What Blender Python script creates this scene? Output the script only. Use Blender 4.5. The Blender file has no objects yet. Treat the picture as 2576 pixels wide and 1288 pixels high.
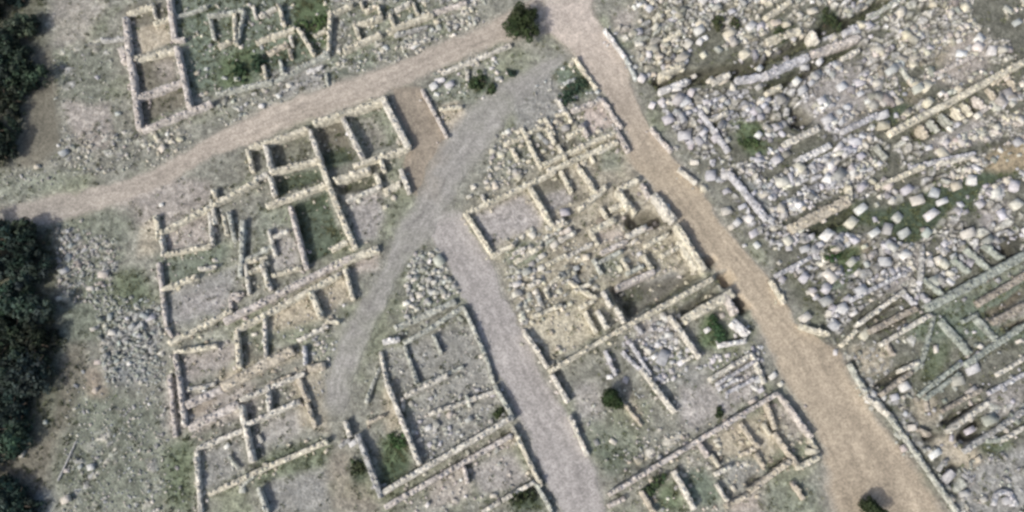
import bpy, math, random
import numpy as np
R = math.radians
random.seed(7); rng = np.random.default_rng(7)
S = bpy.context.scene
COL = S.collection

# ------------------------------------------------------------------ camera, world, sun, exposure
CAM_H, PITCH, FOC = 70.5, 74.0, 30.0
cd = bpy.data.cameras.new('camera'); cam = bpy.data.objects.new('camera', cd); COL.objects.link(cam)
cd.sensor_width = 36; cd.lens = FOC; cd.clip_end = 6000
CAM = np.array([0, -CAM_H / math.tan(R(PITCH)), CAM_H])
cam.location = CAM; cam.rotation_euler = (R(90 - PITCH), 0, 0)
S.camera = cam
SUN_EL, SUN_AZ = 44.0, 222.0        # SUN_AZ: direction the light comes FROM, degrees counter-clockwise from +x
w = bpy.data.worlds.new('World'); S.world = w; w.use_nodes = True
nt = w.node_tree; sky = nt.nodes.new('ShaderNodeTexSky'); sky.sky_type = 'NISHITA'; sky.sun_disc = False
sky.sun_elevation = R(SUN_EL); sky.sun_rotation = R(90 - SUN_AZ)
sky.dust_density = 4.0; sky.air_density = 1.0
bg = nt.nodes['Background']; bg.inputs['Strength'].default_value = 0.132
nt.links.new(sky.outputs[0], bg.inputs[0])
sl = bpy.data.lights.new('sun', 'SUN'); sl.energy = 2.9; sl.angle = R(1.5); sl.color = (1.0, 0.955, 0.88)
so = bpy.data.objects.new('sun', sl); COL.objects.link(so)
so.rotation_euler = (R(90 - SUN_EL), 0, R(SUN_AZ + 90)); so.location = (0, 0, 120)
S.view_settings.view_transform = 'Standard'; S.view_settings.look = 'None'
S.view_settings.exposure = 0.10; S.view_settings.gamma = 1.0
S.cycles.filter_width = 2.9
S.cycles.max_bounces = 5

# ------------------------------------------------------------------ image-to-ground mapping (survey points)
th = R(90 - PITCH); CT, ST = math.cos(th), math.sin(th)
UW, UH = 2576.0, 1288.0
FN = FOC / 36.0
def un(u, v, z=0.0):
    xn = (u - UW/2) / UW / FN; yn = -(v - UH/2) / UW / FN
    dy = yn*CT + ST; dz = yn*ST - CT
    t = (z - CAM[2]) / dz
    return (CAM[0] + t*xn, CAM[1] + t*dy)
def proj(x, y, z=0.0):
    dx = x-CAM[0]; dy = y-CAM[1]; dz = z-CAM[2]
    yc = dy*CT + dz*ST; zc = -dy*ST + dz*CT
    return UW/2 + dx/-zc*FN*UW, UH/2 - yc/-zc*FN*UW
FRAMES = {'A': (322, 644, 2), 'B': (1288, 644, 2), 'C': (1932, 429.3, 2), 'D': (375.7, 0, 2.743)}
def K(c, r, x, y):
    if isinstance(c, str): a, b, k = FRAMES[c]; return (a + x/k, b + y/k)
    return (c*644 + x/3.0, r*429.333 + y/3.0)
def G(c, r, x, y, z=0.0): return un(*K(c, r, x, y), z)
def GP(c, r, pts, z=0.0): return [G(c, r, x, y, z) for x, y in pts]

# ------------------------------------------------------------------ value noise
def vnoise(x, y, sc, seed):
    x = np.asarray(x, float)/sc; y = np.asarray(y, float)/sc
    xi = np.floor(x).astype(np.int64); yi = np.floor(y).astype(np.int64)
    fx = x - xi; fy = y - yi; fx = fx*fx*(3-2*fx); fy = fy*fy*(3-2*fy)
    def h(a, b):
        n = (a*374761393 + b*668265263 + seed*974711) & 0x7fffffff
        n = ((n ^ (n >> 13)) * 1274126177) & 0x7fffffff
        return ((n ^ (n >> 16)) & 0xffff) / 65535.0
    return (h(xi, yi)*(1-fx) + h(xi+1, yi)*fx)*(1-fy) + (h(xi, yi+1)*(1-fx) + h(xi+1, yi+1)*fx)*fy
def fbm(x, y, sc, seed, n=3):
    s = 0; a = 1; t = 0
    for i in range(n):
        s = s + a*vnoise(x, y, sc/2**i, seed+i*17); t += a; a *= .55
    return s/t

def worley(x, y, cell, seed):
    """jittered-cell pattern: random value of the nearest seed's cell, and distance to the border with the next one"""
    gx = x/cell; gy = y/cell; xi = np.floor(gx).astype(np.int64); yi = np.floor(gy).astype(np.int64)
    d1 = np.full(x.shape, 9.); d2 = np.full(x.shape, 9.); val = np.zeros(x.shape); val2 = np.zeros(x.shape)
    def h(a, b, k):
        n = (a*374761393 + b*668265263 + (seed+k)*974711) & 0x7fffffff
        n = ((n ^ (n >> 13)) * 1274126177) & 0x7fffffff
        return ((n ^ (n >> 16)) & 0xffff)/65535.0
    for i in (-1, 0, 1):
        for j in (-1, 0, 1):
            a = xi+i; b = yi+j
            d = np.hypot(a+h(a, b, 1)-gx, b+h(a, b, 2)-gy)
            near = d < d1
            d2 = np.where(near, d1, np.minimum(d2, d)); val = np.where(near, h(a, b, 3), val); val2 = np.where(near, h(a, b, 4), val2); d1 = np.where(near, d, d1)
    return val, val2, d2-d1
# ------------------------------------------------------------------ palettes (albedo)
T = dict(cream=(.56,.53,.435), pale=(.55,.53,.47), white=(.61,.605,.59), lilac=(.462,.462,.475), tan=(.46,.42,.345), pink=(.50,.465,.43),
         grey=(.37,.37,.355), green=(.41,.42,.375), blue=(.36,.38,.385), brown=(.26,.225,.18), duncream=(.44,.44,.36), moss=(.31,.335,.30), umber=(.34,.31,.265), teal=(.42,.445,.43))
GC = dict(base=(.232,.234,.202), dirt=(.385,.343,.295), tan=(.40,.36,.285), lilac=(.345,.328,.315), pinkgrey=(.335,.31,.285), grass=(.115,.152,.088),
          dgrass=(.072,.097,.066), olive=(.17,.162,.132), dark=(.055,.055,.046), grey=(.265,.265,.25), ggreen=(.205,.224,.182), orange=(.33,.275,.19),
          tgreen=(.158,.192,.150), scrub=(.13,.135,.105), tanfloor=(.43,.40,.315), trackgrey=(.295,.288,.272), margin_vignette=(.16,.178,.142), earthy=(.125,.127,.105), blue=(.25,.265,.268), white=(.6,.58,.55), bpink=(.43,.38,.345), brown=(.27,.235,.19))  # left margin ground: grey-green, with edge vignetting painted in as darker albedo

# ------------------------------------------------------------------ ground regions: (colour, feather in metres, strength, polygon)
def Q(c, r, *p): return [K(c, r, x, y) for x, y in p]
REG = [
 ('earthy', 1.5, .9, [(1560,-60),(2700,-60),(2700,700),(2100,860),(1900,600),(1700,330)]),
 ('earthy', 2.0, .7, [(2050,840),(2700,620),(2700,1350),(2420,1350)]),
 ('tan', 1.5, .55, [(1190,520),(1540,330),(1800,680),(1330,880)]),
 ('tgreen', 1.2, .8, [(440,-20),(800,-20),(800,170),(530,230),(470,200)]),
 ('pinkgrey', .8, .6, Q(0,0,(400,0),(830,0),(650,300),(400,400))),
 ('margin_vignette', .8, .55, Q(0,0,(390,350),(850,350),(860,1000),(430,800))),
 ('pinkgrey', .6, .9, Q(0,0,(460,780),(830,780),(840,1120),(620,1150))),
 ('olive', .6, .9, Q(0,0,(250,400),(390,380),(430,800),(470,1050),(330,1270),(120,1270),(200,950))),
 ('scrub', .8, .9, Q(0,0,(-80,-60),(350,-60),(340,380),(230,440),(180,1000),(80,1260),(-80,1280))),
 ('olive', .4, 1, Q(0,0,(950,40),(1270,20),(1270,130),(1160,200),(1000,210),(950,230))),
 ('tan', .3, 1, Q(0,0,(1020,220),(1260,150),(1290,330),(1050,420))),
 ('olive', .3, 1, Q(0,0,(1010,490),(1310,400),(1340,600),(1040,700))),
 ('olive', .3, 1, Q(0,0,(1050,770),(1370,640),(1400,790),(1070,930))),
 ('pinkgrey', .4, .6, Q(0,0,(1170,480),(1330,440),(1340,580),(1220,620))),
 ('tgreen', .8, 1, Q(0,0,(1400,100),(1600,100),(1600,650),(1440,720))),
 ('grass', .7, 1, Q(0,0,(1640,420),(1932,330),(1932,640),(1640,680))),
 ('grass', .6, 1, Q(1,0,(250,-30),(540,-30),(560,340),(430,400),(330,220))),
 ('tgreen', .6, 1, Q(1,0,(0,200),(330,190),(420,410),(0,600))),
 ('dgrass', .4, .8, Q(1,0,(130,400),(390,380),(300,470),(120,540))),
 ('ggreen', .8, .8, Q(1,0,(560,60),(1000,0),(1500,0),(1300,130),(700,340))),
 ('grey', .5, 1, Q(1,0,(100,560),(480,440),(520,640),(200,760))),
 ('grey', .5, .8, Q(1,0,(1080,260),(1340,180),(1360,260),(1120,350))),
 ('ggreen', .6, 1, Q(1,0,(530,440),(900,320),(900,500),(560,640))),
 ('ggreen', .6, .8, Q(1,0,(1250,700),(1420,560),(1640,560),(1800,620),(1600,800))),
 ('tan', .3, 1, Q(1,0,(1380,800),(1520,760),(1600,850),(1480,1020),(1420,1000))),
 ('dgrass', .35, 1, Q(1,0,(1620,570),(1780,570),(1790,700),(1660,720))),
 ('ggreen', .3, 1, Q(1,0,(700,870),(940,780),(1090,1060),(820,1160))),
 ('pinkgrey', .6, .55, Q(1,0,(760,900),(900,860),(980,1080),(830,1150))),
 ('scrub', .3, .55, Q(1,0,(110,1090),(390,1000),(420,1190),(140,1270))),
 ('olive', .3, 1, Q(1,0,(460,960),(650,880),(740,1190),(500,1240))),
 ('dgrass', .4, .9, Q(1,0,(490,1150),(700,1100),(740,1230),(520,1288))),
 ('scrub', .4, .8, Q(0,1,(1860,-30),(1932,-60),(1932,60))),
 ('pinkgrey', .6, .9, Q(0,1,(850,150),(1300,60),(1600,100),(1560,280),(1200,440),(850,330))),
 ('pinkgrey', .4, 1, Q(0,1,(1220,450),(1560,300),(1580,560),(1220,600))),
 ('tgreen', .6, .7, Q(0,1,(1200,640),(1700,560),(1700,680),(1240,860))),
 ('grey', .4, 1, Q(0,1,(1250,900),(1440,820),(1800,740),(1700,1080),(1280,1160))),
 ('lilac', .6, .6, Q(0,1,(1350,950),(1700,860),(1680,1060),(1350,1120))),
 ('grass', .9, .6, Q(0,1,(870,740),(1040,750),(1180,880),(1160,1010),(900,1060),(830,900))),
 ('dgrass', .6, .4, Q(0,1,(980,780),(1070,780),(1080,960),(960,980))),
 ('tan', .6, .6, Q(0,1,(1040,380),(1190,360),(1180,640),(1040,640))),
 ('blue', .8, .9, Q(0,1,(870,1090),(1180,1060),(1180,1288),(820,1288))),
 ('margin_vignette', .6, .9, Q(0,1,(440,1010),(760,1010),(800,1288),(430,1288))),
 ('scrub', .6, 1, Q(0,1,(-60,440),(420,430),(420,1288),(-60,1288))),
 ('margin_vignette', 1., .7, Q(0,1,(420,250),(1020,260),(900,700),(450,560))),
 ('margin_vignette', 1, .6, Q(0,1,(560,640),(820,640),(820,980),(450,980))),
 ('ggreen', 1, .7, Q(0,1,(-60,20),(600,0),(420,150),(-60,250))),
 # rooms of the left insula
 ('dgrass', .3, .9, Q(1,1,(150,40),(480,-20),(500,60),(160,190))),
 ('dgrass', .3, 1, Q(1,1,(260,260),(530,150),(650,520),(600,610),(390,710))),
 ('tgreen', .5, .5, Q(1,1,(330,300),(560,280),(600,560),(400,660))),
 ('scrub', .3, 1, Q(1,1,(600,100),(890,30),(900,110),(640,170))),
 ('lilac', .4, .9, Q(1,1,(680,190),(930,140),(980,330),(900,520),(750,500))),
 ('ggreen', .4, .8, Q(1,1,(0,280),(240,260),(280,480),(0,600))),
 ('lilac', .5, .7, Q(1,1,(100,440),(270,420),(330,720),(120,780))),
 ('tan', .5, .8, Q(1,1,(430,860),(680,740),(740,960),(520,1090))),
 ('tan', .5, .9, Q(1,1,(60,1080),(420,900),(490,1120),(200,1200),(60,1220))),
 ('bpink', .5, .7, Q(1,1,(720,640),(930,570),(940,740),(760,780))),
 ('ggreen', .6, .7, Q(1,1,(1100,640),(1400,610),(1500,960),(1200,1080))),
 ('pinkgrey', .4, .9, Q(0,2,(1380,110),(1780,0),(1780,150),(1640,240),(1400,330))),
 ('olive', .3, .9, Q(0,2,(1800,10),(1932,0),(1932,130),(1810,160))),
 ('tan', .5, .9, Q(0,2,(1640,260),(1932,150),(2250,30),(2280,100),(1932,240),(1700,350))),
 ('pinkgrey', .5, .8, Q(0,2,(1410,420),(1932,300),(1932,560),(1450,720))),
 ('brown', .3, .7, Q(0,2,(1400,500),(1640,440),(1600,520),(1420,590))),
 ('grey', .5, .9, Q(0,2,(1470,830),(1820,740),(1850,1000),(1560,1120))),
 ('grass', .7, .7, Q(0,2,(1220,760),(1440,740),(1460,1288),(1220,1288))),
 ('olive', .8, 1, Q(0,2,(480,0),(640,0),(650,600),(430,700),(400,1130),(-60,1130),(-60,740),(330,720))),
 ('scrub', .6, .9, Q(0,2,(430,720),(590,700),(700,900),(830,960),(800,1080),(560,1140),(430,1050))),
 ('scrub', .8, 1, Q(0,2,(-60,0),(440,0),(440,400),(330,740),(-60,730))),
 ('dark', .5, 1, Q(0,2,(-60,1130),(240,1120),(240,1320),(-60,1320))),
 ('blue', .5, .6, Q(0,2,(240,1120),(420,1110),(410,1320),(240,1320))),
 ('blue', .8, .8, Q(0,2,(780,0),(1130,0),(1130,300),(830,350))),
 ('margin_vignette', 1.2, .8, Q(0,2,(640,300),(1230,500),(1220,1320),(560,1320),(420,1100))),
 ('pinkgrey', .4, .8, Q(0,2,(1250,280),(1390,260),(1400,690),(1260,690))),
 ('brown', .5, .9, Q(0,2,(620,200),(760,190),(820,420),(660,440))),
 ('lilac', .5, .6, Q(1,2,(20,600),(340,470),(370,620),(220,780),(20,760))),
 ('tan', .6, .6, Q(1,2,(250,240),(480,180),(560,700),(330,640))),
 ('grass', .6, .6, Q(1,2,(0,900),(520,720),(560,900),(300,980),(0,1100))),
 ('grey', .4, .9, Q(1,2,(80,1060),(540,960),(550,1300),(110,1300))),
 ('brown', .7, .55, Q(1,2,(560,820),(700,820),(930,1200),(930,1300),(560,1300))),
 ('dgrass', .4, .9, Q(1,2,(700,900),(830,880),(850,1040),(740,1080))),
 ('grass', .4, 1, Q(1,2,(930,740),(1110,710),(1180,960),(960,1060))),
 ('dgrass', .4, .8, Q(1,2,(1090,880),(1190,930),(1160,1000),(960,1100),(940,1040))),
 ('tan', .4, .8, Q(1,2,(960,330),(1060,310),(1100,640),(970,700))),
 ('grey', .6, .8, Q(1,2,(960,80),(1700,-150),(1900,560),(1240,940),(1150,440))),
 ('dgrass', .4, .7, Q(1,2,(1740,560),(1890,480),(1900,550),(1780,640))),
 ('lilac', .4, .8, Q(1,2,(1600,960),(1932,820),(2060,1060),(1700,1180))),
 ('pinkgrey', .4, .8, Q(1,2,(1330,1020),(1600,900),(1640,1180),(1300,1280))),
 ('bpink', .4, .7, Q(1,2,(1760,790),(1990,670),(2010,740),(1800,850))),
 # middle block
 ('tgreen', .4, 1, Q(2,0,(300,520),(460,470),(620,690),(500,760),(400,760))),
 ('dgrass', .4, .7, Q(2,0,(360,600),(560,560),(600,700),(430,740))),
 ('grey', .6, .9, Q(2,0,(0,640),(300,560),(400,880),(120,1000),(0,960))),
 ('bpink', .25, 1, Q(2,0,(530,830),(650,770),(770,940),(590,1010))),
 ('olive', .4, .8, Q(2,0,(100,1060),(420,1030),(500,1050),(240,1210))),
 ('ggreen', .4, .8, Q(2,0,(650,1130),(790,1100),(840,1288),(640,1288))),
 ('olive', .3, .9, Q(2,1,(180,70),(360,20),(460,160),(640,180),(520,260),(280,280))),
 ('lilac', .3, .8, Q(2,1,(240,190),(420,140),(480,230),(310,290))),
 ('lilac', .4, 1, Q(1,1,(1640,330),(1990,180),(2190,380),(2170,410),(1790,560))),
 ('tgreen', .5, .7, Q(2,1,(-90,640),(60,520),(260,540),(240,680),(0,720))),
 ('ggreen', .4, .8, Q(2,1,(640,660),(860,660),(860,780),(660,780))),
 ('bpink', .4, .7, Q(2,1,(620,440),(840,440),(840,520),(640,540))),
 ('tanfloor', .4, 1, Q(2,1,(120,1100),(560,1060),(660,1230),(560,1288),(270,1430),(190,1288))),
 ('grey', .3, 1, Q(2,1,(780,900),(1200,760),(1330,800),(880,1100))),
 ('tgreen', .4, .8, Q(2,1,(800,900),(960,860),(1000,960),(880,1080))),
 ('grass', .4, 1, Q(2,1,(1440,1100),(1520,1080),(1660,1250),(1640,1330),(1420,1320))),
 ('lilac', .6, .8, Q(2,1,(930,1130),(1180,1060),(1300,1288),(960,1288))),
 ('lilac', .5, .7, Q(2,2,(460,350),(660,300),(700,560),(640,640),(500,560))),
 ('ggreen', .8, .8, Q(2,2,(560,560),(900,700),(1000,880),(760,1020),(600,800))),
 ('dgrass', .6, .5, Q(2,2,(620,780),(850,780),(860,1000),(700,1000))),
 ('lilac', .6, .8, Q(2,2,(1250,330),(1490,320),(1700,540),(1300,680))),
 ('grey', .5, .8, Q(2,2,(1080,180),(1480,130),(1500,320),(1210,330))),
 ('lilac', .5, .9, Q(2,2,(1550,240),(1880,120),(1900,380),(1650,480))),
 ('tan', .6, .6, Q(2,2,(800,380),(900,380),(1000,600),(930,640))),
 ('tan', .6, .8, Q(2,2,(1440,780),(1932,500),(2100,700),(1932,900),(1600,900))),
 ('tgreen', .4, .9, Q(2,2,(1240,1000),(1420,960),(1600,1180),(1420,1260))),
 ('grass', .4, .8, Q(2,2,(1060,1120),(1220,1060),(1330,1288),(1100,1300))),
 ('grey', .4, .8, Q(2,2,(1560,960),(1880,900),(1900,1020),(1680,1140))),
 ('bpink', .6, .7, Q(2,2,(1640,1200),(1932,1080),(1932,1300),(1640,1300))),
 ('dgrass', .4, .9, Q(2,2,(0,1200),(160,1120),(260,1288),(0,1300))),
 ('pinkgrey', .5, .8, Q(3,2,(20,480),(180,480),(330,720),(180,740))),
 ('ggreen', .8, .7, Q(3,2,(-60,1060),(420,1080),(300,1300),(-60,1300))),
 # right field
 ('pinkgrey', .7, .9, Q(2,0,(730,120),(960,30),(900,250),(790,300))),
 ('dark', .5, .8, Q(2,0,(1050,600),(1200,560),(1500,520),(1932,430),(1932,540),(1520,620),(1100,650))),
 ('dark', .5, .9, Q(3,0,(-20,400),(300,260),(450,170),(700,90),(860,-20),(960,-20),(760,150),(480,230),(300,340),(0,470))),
 ('dgrass', .6, .8, Q(3,0,(40,150),(180,170),(120,320),(40,330))),
 ('dgrass', .5, .9, Q(3,0,(380,110),(520,60),(560,180),(430,240))),
 ('dgrass', .5, .95, Q(3,0,(-60,470),(200,330),(420,190),(640,110),(860,-20),(990,-20),(780,160),(520,240),(300,360),(60,470),(-60,540))),
 ('scrub', .5, .95, Q(2,0,(1040,640),(1180,570),(1420,540),(1700,470),(1932,410),(1932,560),(1520,640),(1120,680))),
 ('dgrass', .4, .9, Q(3,0,(-40,640),(280,500),(450,400),(720,310),(760,350),(470,470),(300,570),(0,710))),
 ('dgrass', .5, .9, Q(3,0,(1000,640),(1150,700),(1080,830),(900,960),(880,860))),
 ('grass', .6, .9, Q(2,0,(1640,900),(1860,900),(1930,1160),(1800,1180))),
 ('scrub', .5, .95, Q(3,0,(1080,1010),(1560,770),(1640,820),(1340,980),(1140,1090))),
 ('dgrass', .5, .95, Q(3,1,(200,480),(420,390),(640,270),(760,200),(780,320),(560,460),(300,560))),
 ('dgrass', .5, .95, Q(3,1,(980,260),(1400,60),(1932,-60),(1932,40),(1640,140),(1400,330),(1200,480),(1060,560))),
 ('scrub', .4, .9, Q(2,1,(1800,60),(1932,200),(1932,460),(1880,440),(1800,240))),
 ('scrub', .4, .9, Q(3,1,(100,760),(330,860),(640,960),(420,1080),(240,960))),
 ('lilac', 1., .8, Q(3,0,(300,480),(840,480),(860,640),(640,1000),(400,980),(200,680))),
 ('tan', .7, .7, Q(3,0,(1240,260),(1440,300),(1460,470),(1220,480))),
 ('pinkgrey', .7, .9, Q(3,0,(1420,240),(1700,300),(1640,600),(1250,640))),
 ('brown', .5, .7, Q(3,0,(1000,650),(1160,680),(1120,800),(1010,760))),
 ('olive', .4, 1, Q(3,0,(1080,980),(1560,760),(1620,830),(1330,960),(1180,1050))),
 ('lilac', .6, .9, Q(3,0,(1200,1060),(1560,900),(1700,900),(1600,1040),(1300,1130))),
 ('orange', .5, .9, Q(3,0,(1640,1180),(1932,1060),(2000,1100),(2000,1300),(1640,1288))),
 ('dark', .4, .7, Q(3,0,(1680,1080),(1840,1060),(1820,1130),(1690,1120))),
 ('grass', .8, .7, Q(2,0,(1700,880),(1900,940),(1900,1160),(1720,1090))),
 ('blue', .5, .8, Q(2,1,(1740,60),(1932,100),(1932,330),(1860,300))),
 ('dgrass', .5, .95, Q(3,1,(330,420),(640,300),(1100,260),(1220,380),(1150,520),(960,560),(940,480),(720,400),(500,460))),
 ('brown', .4, .8, Q(3,1,(640,500),(780,520),(780,700),(690,740))),
 ('grass', .5, 1, Q(3,1,(470,640),(690,560),(700,740),(560,810))),
 ('lilac', .5, 1, Q(3,1,(1600,300),(1800,240),(1850,460),(1620,480))),
 ('dgrass', .4, .9, Q(3,1,(1380,150),(1620,120),(1600,290),(1480,330))),
 ('tgreen', .6, .9, Q(3,1,(400,760),(620,800),(560,900),(400,900))),
 ('lilac', .7, .8, Q(3,1,(800,720),(1180,560),(1180,760),(1000,920),(800,960))),
 ('ggreen', .4, 1, Q(3,1,(1040,1100),(1600,840),(1932,690),(1932,780),(1640,900),(1060,1170))),
 ('tgreen', .6, .9, Q(3,1,(1080,1150),(1932,760),(1932,1288),(1050,1288))),
 ('dark', .5, .8, Q(3,1,(1700,500),(1932,440),(1932,640),(1800,640))),
 ('brown', .3, .9, Q(3,1,(1640,1060),(1932,900),(1932,960),(1680,1110))),
 ('brown', .3, .9, Q(3,1,(1760,1190),(1932,1090),(1932,1180),(1800,1230))),
 ('pinkgrey', .3, .9, Q(3,1,(1660,1120),(1932,970),(1932,1080),(1720,1180))),
 ('tan', .6, .8, Q(3,2,(600,60),(900,20),(900,240),(740,260))),
 ('grass', .6, .6, Q(3,2,(1190,20),(1400,20),(1280,280),(1160,300))),
 ('tan', .6, .7, Q(3,2,(1080,420),(1250,400),(1300,620),(1100,620))),
 ('grey', .4, 1, Q(3,2,(1500,960),(1900,780),(2000,800),(2000,1320),(1400,1320))),
 ('tan', .5, .9, Q(3,2,(1200,740),(1400,700),(1640,880),(1560,990),(1380,930))),
 ('grass', .4, .7, Q(3,2,(1600,780),(1840,740),(1840,800),(1640,880))),
 ('lilac', .5, .7, Q(3,2,(1640,420),(1932,280),(1932,500),(1640,640))),
 ('grass', .5, .7, Q(3,2,(1040,960),(1150,960),(1280,1180),(1200,1180))),
 ('grey', .5, .8, Q(3,2,(900,560),(1050,560),(1170,800),(1080,800))),
]
# ------------------------------------------------------------------ pits: (depth, feather, polygon)
PITS = [
 (1.3, .25, Q(3,0,(190,790),(250,800),(330,900),(250,960),(180,950))),
 (1.4, .25, Q(2,1,(880,330),(1060,290),(1160,370),(1060,430),(880,430))),
 (1.0, .3, Q(2,1,(740,880),(860,860),(1400,770),(1430,800),(1120,980),(880,1110))),
 (.9, .2, Q(2,1,(1280,1060),(1540,870),(1550,920),(1300,1110))),
 (1.5, .2, Q(2,1,(1550,780),(1640,770),(1680,850),(1600,880))),
 (1.5, .2, Q(2,1,(1640,980),(1710,950),(1790,1040),(1730,1090))),
 (1.0, .2, Q(2,1,(1460,660),(1530,670),(1510,740),(1460,710))),
 (1.0, .25, Q(3,2,(1420,720),(1560,600),(1640,590),(1600,700),(1460,780))),
 (1.0, .25, Q(3,2,(1300,610),(1580,460),(1630,470),(1340,640))),
 (.8, .25, Q(3,2,(1160,700),(1240,660),(1270,700),(1190,750))),
 (.7, .25, Q(2,0,(1220,930),(1330,920),(1300,970),(1240,985))),
 (1.1, .3, Q(3,0,(-20,400),(300,260),(450,150),(700,80),(860,-20),(960,-20),(760,150),(490,240),(310,345),(0,475))),
 (1.0, .25, Q(3,0,(-20,640),(280,500),(450,405),(700,315),(740,350),(470,460),(300,565),(0,705))),
 (1.0, .3, Q(2,0,(1050,600),(1180,540),(1500,510),(1932,440),(1932,540),(1500,620),(1100,665))),
 (.6, .25, Q(3,1,(700,1110),(960,960),(1000,990),(740,1150))),
 (.6, .25, Q(3,1,(800,1190),(1050,1060),(1080,1090),(840,1220))),
 (.6, .25, Q(3,1,(1640,1060),(1932,900),(1932,950),(1680,1105))),
 (.6, .25, Q(3,1,(1770,1190),(1932,1100),(1932,1170),(1800,1220))),
 (.8, .3, Q(3,1,(230,470),(420,390),(640,270),(680,310),(450,460),(260,520))),
 (.7, .3, Q(3,0,(1080,1000),(1300,880),(1560,780),(1600,830),(1330,960),(1120,1060))),
 (.7, .25, Q(2,0,(1480,820),(1560,810),(1580,850),(1500,860))),
 (.7, .25, Q(3,2,(760,340),(1040,180),(1070,220),(880,340))),
 (.7, .25, Q(3,1,(1700,520),(1800,560),(1860,640),(1800,660),(1720,600))),
 (.6, .2, Q(2,2,(1770,1060),(1870,1000),(1890,1040),(1790,1110))),
 (.6, .2, Q(3,2,(0,930),(130,880),(150,920),(30,970))),
 (.5, .15, Q(1,1,(600,100),(890,30),(900,110),(640,170))),
 (.4, .2, Q(1,1,(260,260),(530,150),(650,520),(600,610),(390,710))),
 (.4, .2, Q(1,1,(150,40),(480,-20),(500,60),(160,190))),
 (.4, .2, Q(1,0,(110,1090),(390,1000),(420,1190),(140,1270))),
 (.4, .2, Q(1,0,(700,870),(940,780),(1090,1060),(820,1160))),
 (.4, .2, Q(1,0,(460,960),(650,880),(740,1190),(500,1240))),
 (.7, .2, Q(2,1,(440,690),(520,680),(550,760),(470,780))),
 (.6, .2, Q(3,2,(1310,940),(1420,940),(1430,1080),(1330,1080))),
]

# ------------------------------------------------------------------ roads: left edge, right edge (image points), colour
def edges(L, Rr): return L, Rr
ROADS = [
 ('dirt_road', 'dirt', .020,
   Q(0,1,(-150,330),(0,275),(420,170),(850,110),(1200,-40)) + Q(1,0,(-120,900),(0,850),(540,640),(1000,490),(1500,270),(1860,110),(2080,-10),(2200,-150)),
   Q(0,1,(-150,520),(0,455),(350,400),(800,290),(1250,110)) + Q(1,0,(-250,1150),(0,1075),(400,930),(980,720),(1500,475),(1850,335),(2200,260),(2400,110))),
 ('wide_road', 'dirt', .028,
   Q(2,0,(240,-150),(230,0),(230,200),(470,440),(650,660),(810,880),(860,1000),(850,1150),(870,1240)) + Q(2,1,(960,20),(1110,190),(1270,410),(1450,660),(1540,790),(1720,960),(1860,1200)) + Q(3,2,(90,260),(230,520),(400,800),(430,1000),(460,1400)),
   Q(2,0,(620,-150),(610,20),(690,220),(850,430),(890,560),(900,660),(980,830),(1060,1000),(1230,1190),(1340,1300)) + Q(2,1,(1440,160),(1600,400),(1750,600),(1910,770)) + Q(3,1,(60,860),(240,1180)) + Q(3,2,(560,70),(680,330),(830,560),(1010,800),(1150,970),(1310,1200),(1450,1400))),
 ('stone_street', 'lilac', .020,
   Q(1,1,(1260,330),(1320,470),(1380,600),(1480,830),(1600,1010),(1700,1288)) + Q(2,2,(-20,430),(100,700),(200,940),(340,1270),(400,1420)),
   Q(1,1,(1540,290),(1610,400),(1760,650),(1850,900),(1960,1100)) + Q(2,2,(130,0),(230,250),(400,500),(560,780),(600,880),(680,1100),(720,1420))),
 ('gravel_track', 'trackgrey', .036,
   Q(2,0,(400,420),(190,480),(-60,620),(-320,780),(-560,1080)) + Q(1,1,(1300,-40),(1220,190),(1060,400),(980,700),(800,980),(640,1230),(580,1420),(530,1640),(480,1860)),
   Q(2,0,(450,440),(290,560),(110,740),(-30,890),(-160,1100)) + Q(1,1,(1580,40),(1480,220),(1330,480),(1130,700),(1010,950),(880,1200),(800,1420),(730,1640),(650,1860))),
 ('earth_lane', 'brown', .012,
   Q(1,0,(1000,650),(1060,850),(1170,1070),(1130,1200)) + Q(1,1,(1120,20),(1160,180)),
   Q(1,0,(1240,640),(1320,790),(1440,1030),(1460,1180)) + Q(1,1,(1420,60),(1360,260))),
 ('olive_track', 'olive', .012,
   Q(0,0,(300,330),(270,600),(220,900),(100,1230)) ,
   Q(0,0,(400,330),(400,600),(440,900),(480,1150),)),
]
def resample(P, n):
    P = np.array(P, float); d = np.r_[0, np.cumsum(np.hypot(*np.diff(P, axis=0).T))]
    s = np.linspace(0, d[-1], n)
    return np.c_[np.interp(s, d, P[:, 0]), np.interp(s, d, P[:, 1])]
def smooth_line(P, k):
    for _ in range(k):
        Q_ = P.copy(); Q_[1:-1] = .25*P[:-2] + .5*P[1:-1] + .25*P[2:]; P = Q_
    return P
ROADW = []
def carry_on(Lw, Rw, m=14., step=.8):
    t = (Lw[-1]+Rw[-1]-Lw[-25]-Rw[-25]); t /= np.hypot(*t); k = np.arange(step, m, step)[:, None]
    return np.r_[Lw, Lw[-1]+t*k], np.r_[Rw, Rw[-1]+t*k]
for nm, colr, off, L, Rr in ROADS:
    n = 240 if nm != 'olive_track' else 80
    Lw = smooth_line(resample([un(*p) for p in L], n), 10); Rw = smooth_line(resample([un(*p) for p in Rr], n), 10)
    if nm in ('stone_street', 'wide_road'): Lw, Rw = carry_on(Lw, Rw)
    ROADW.append((nm, colr, off, Lw, Rw))

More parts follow.
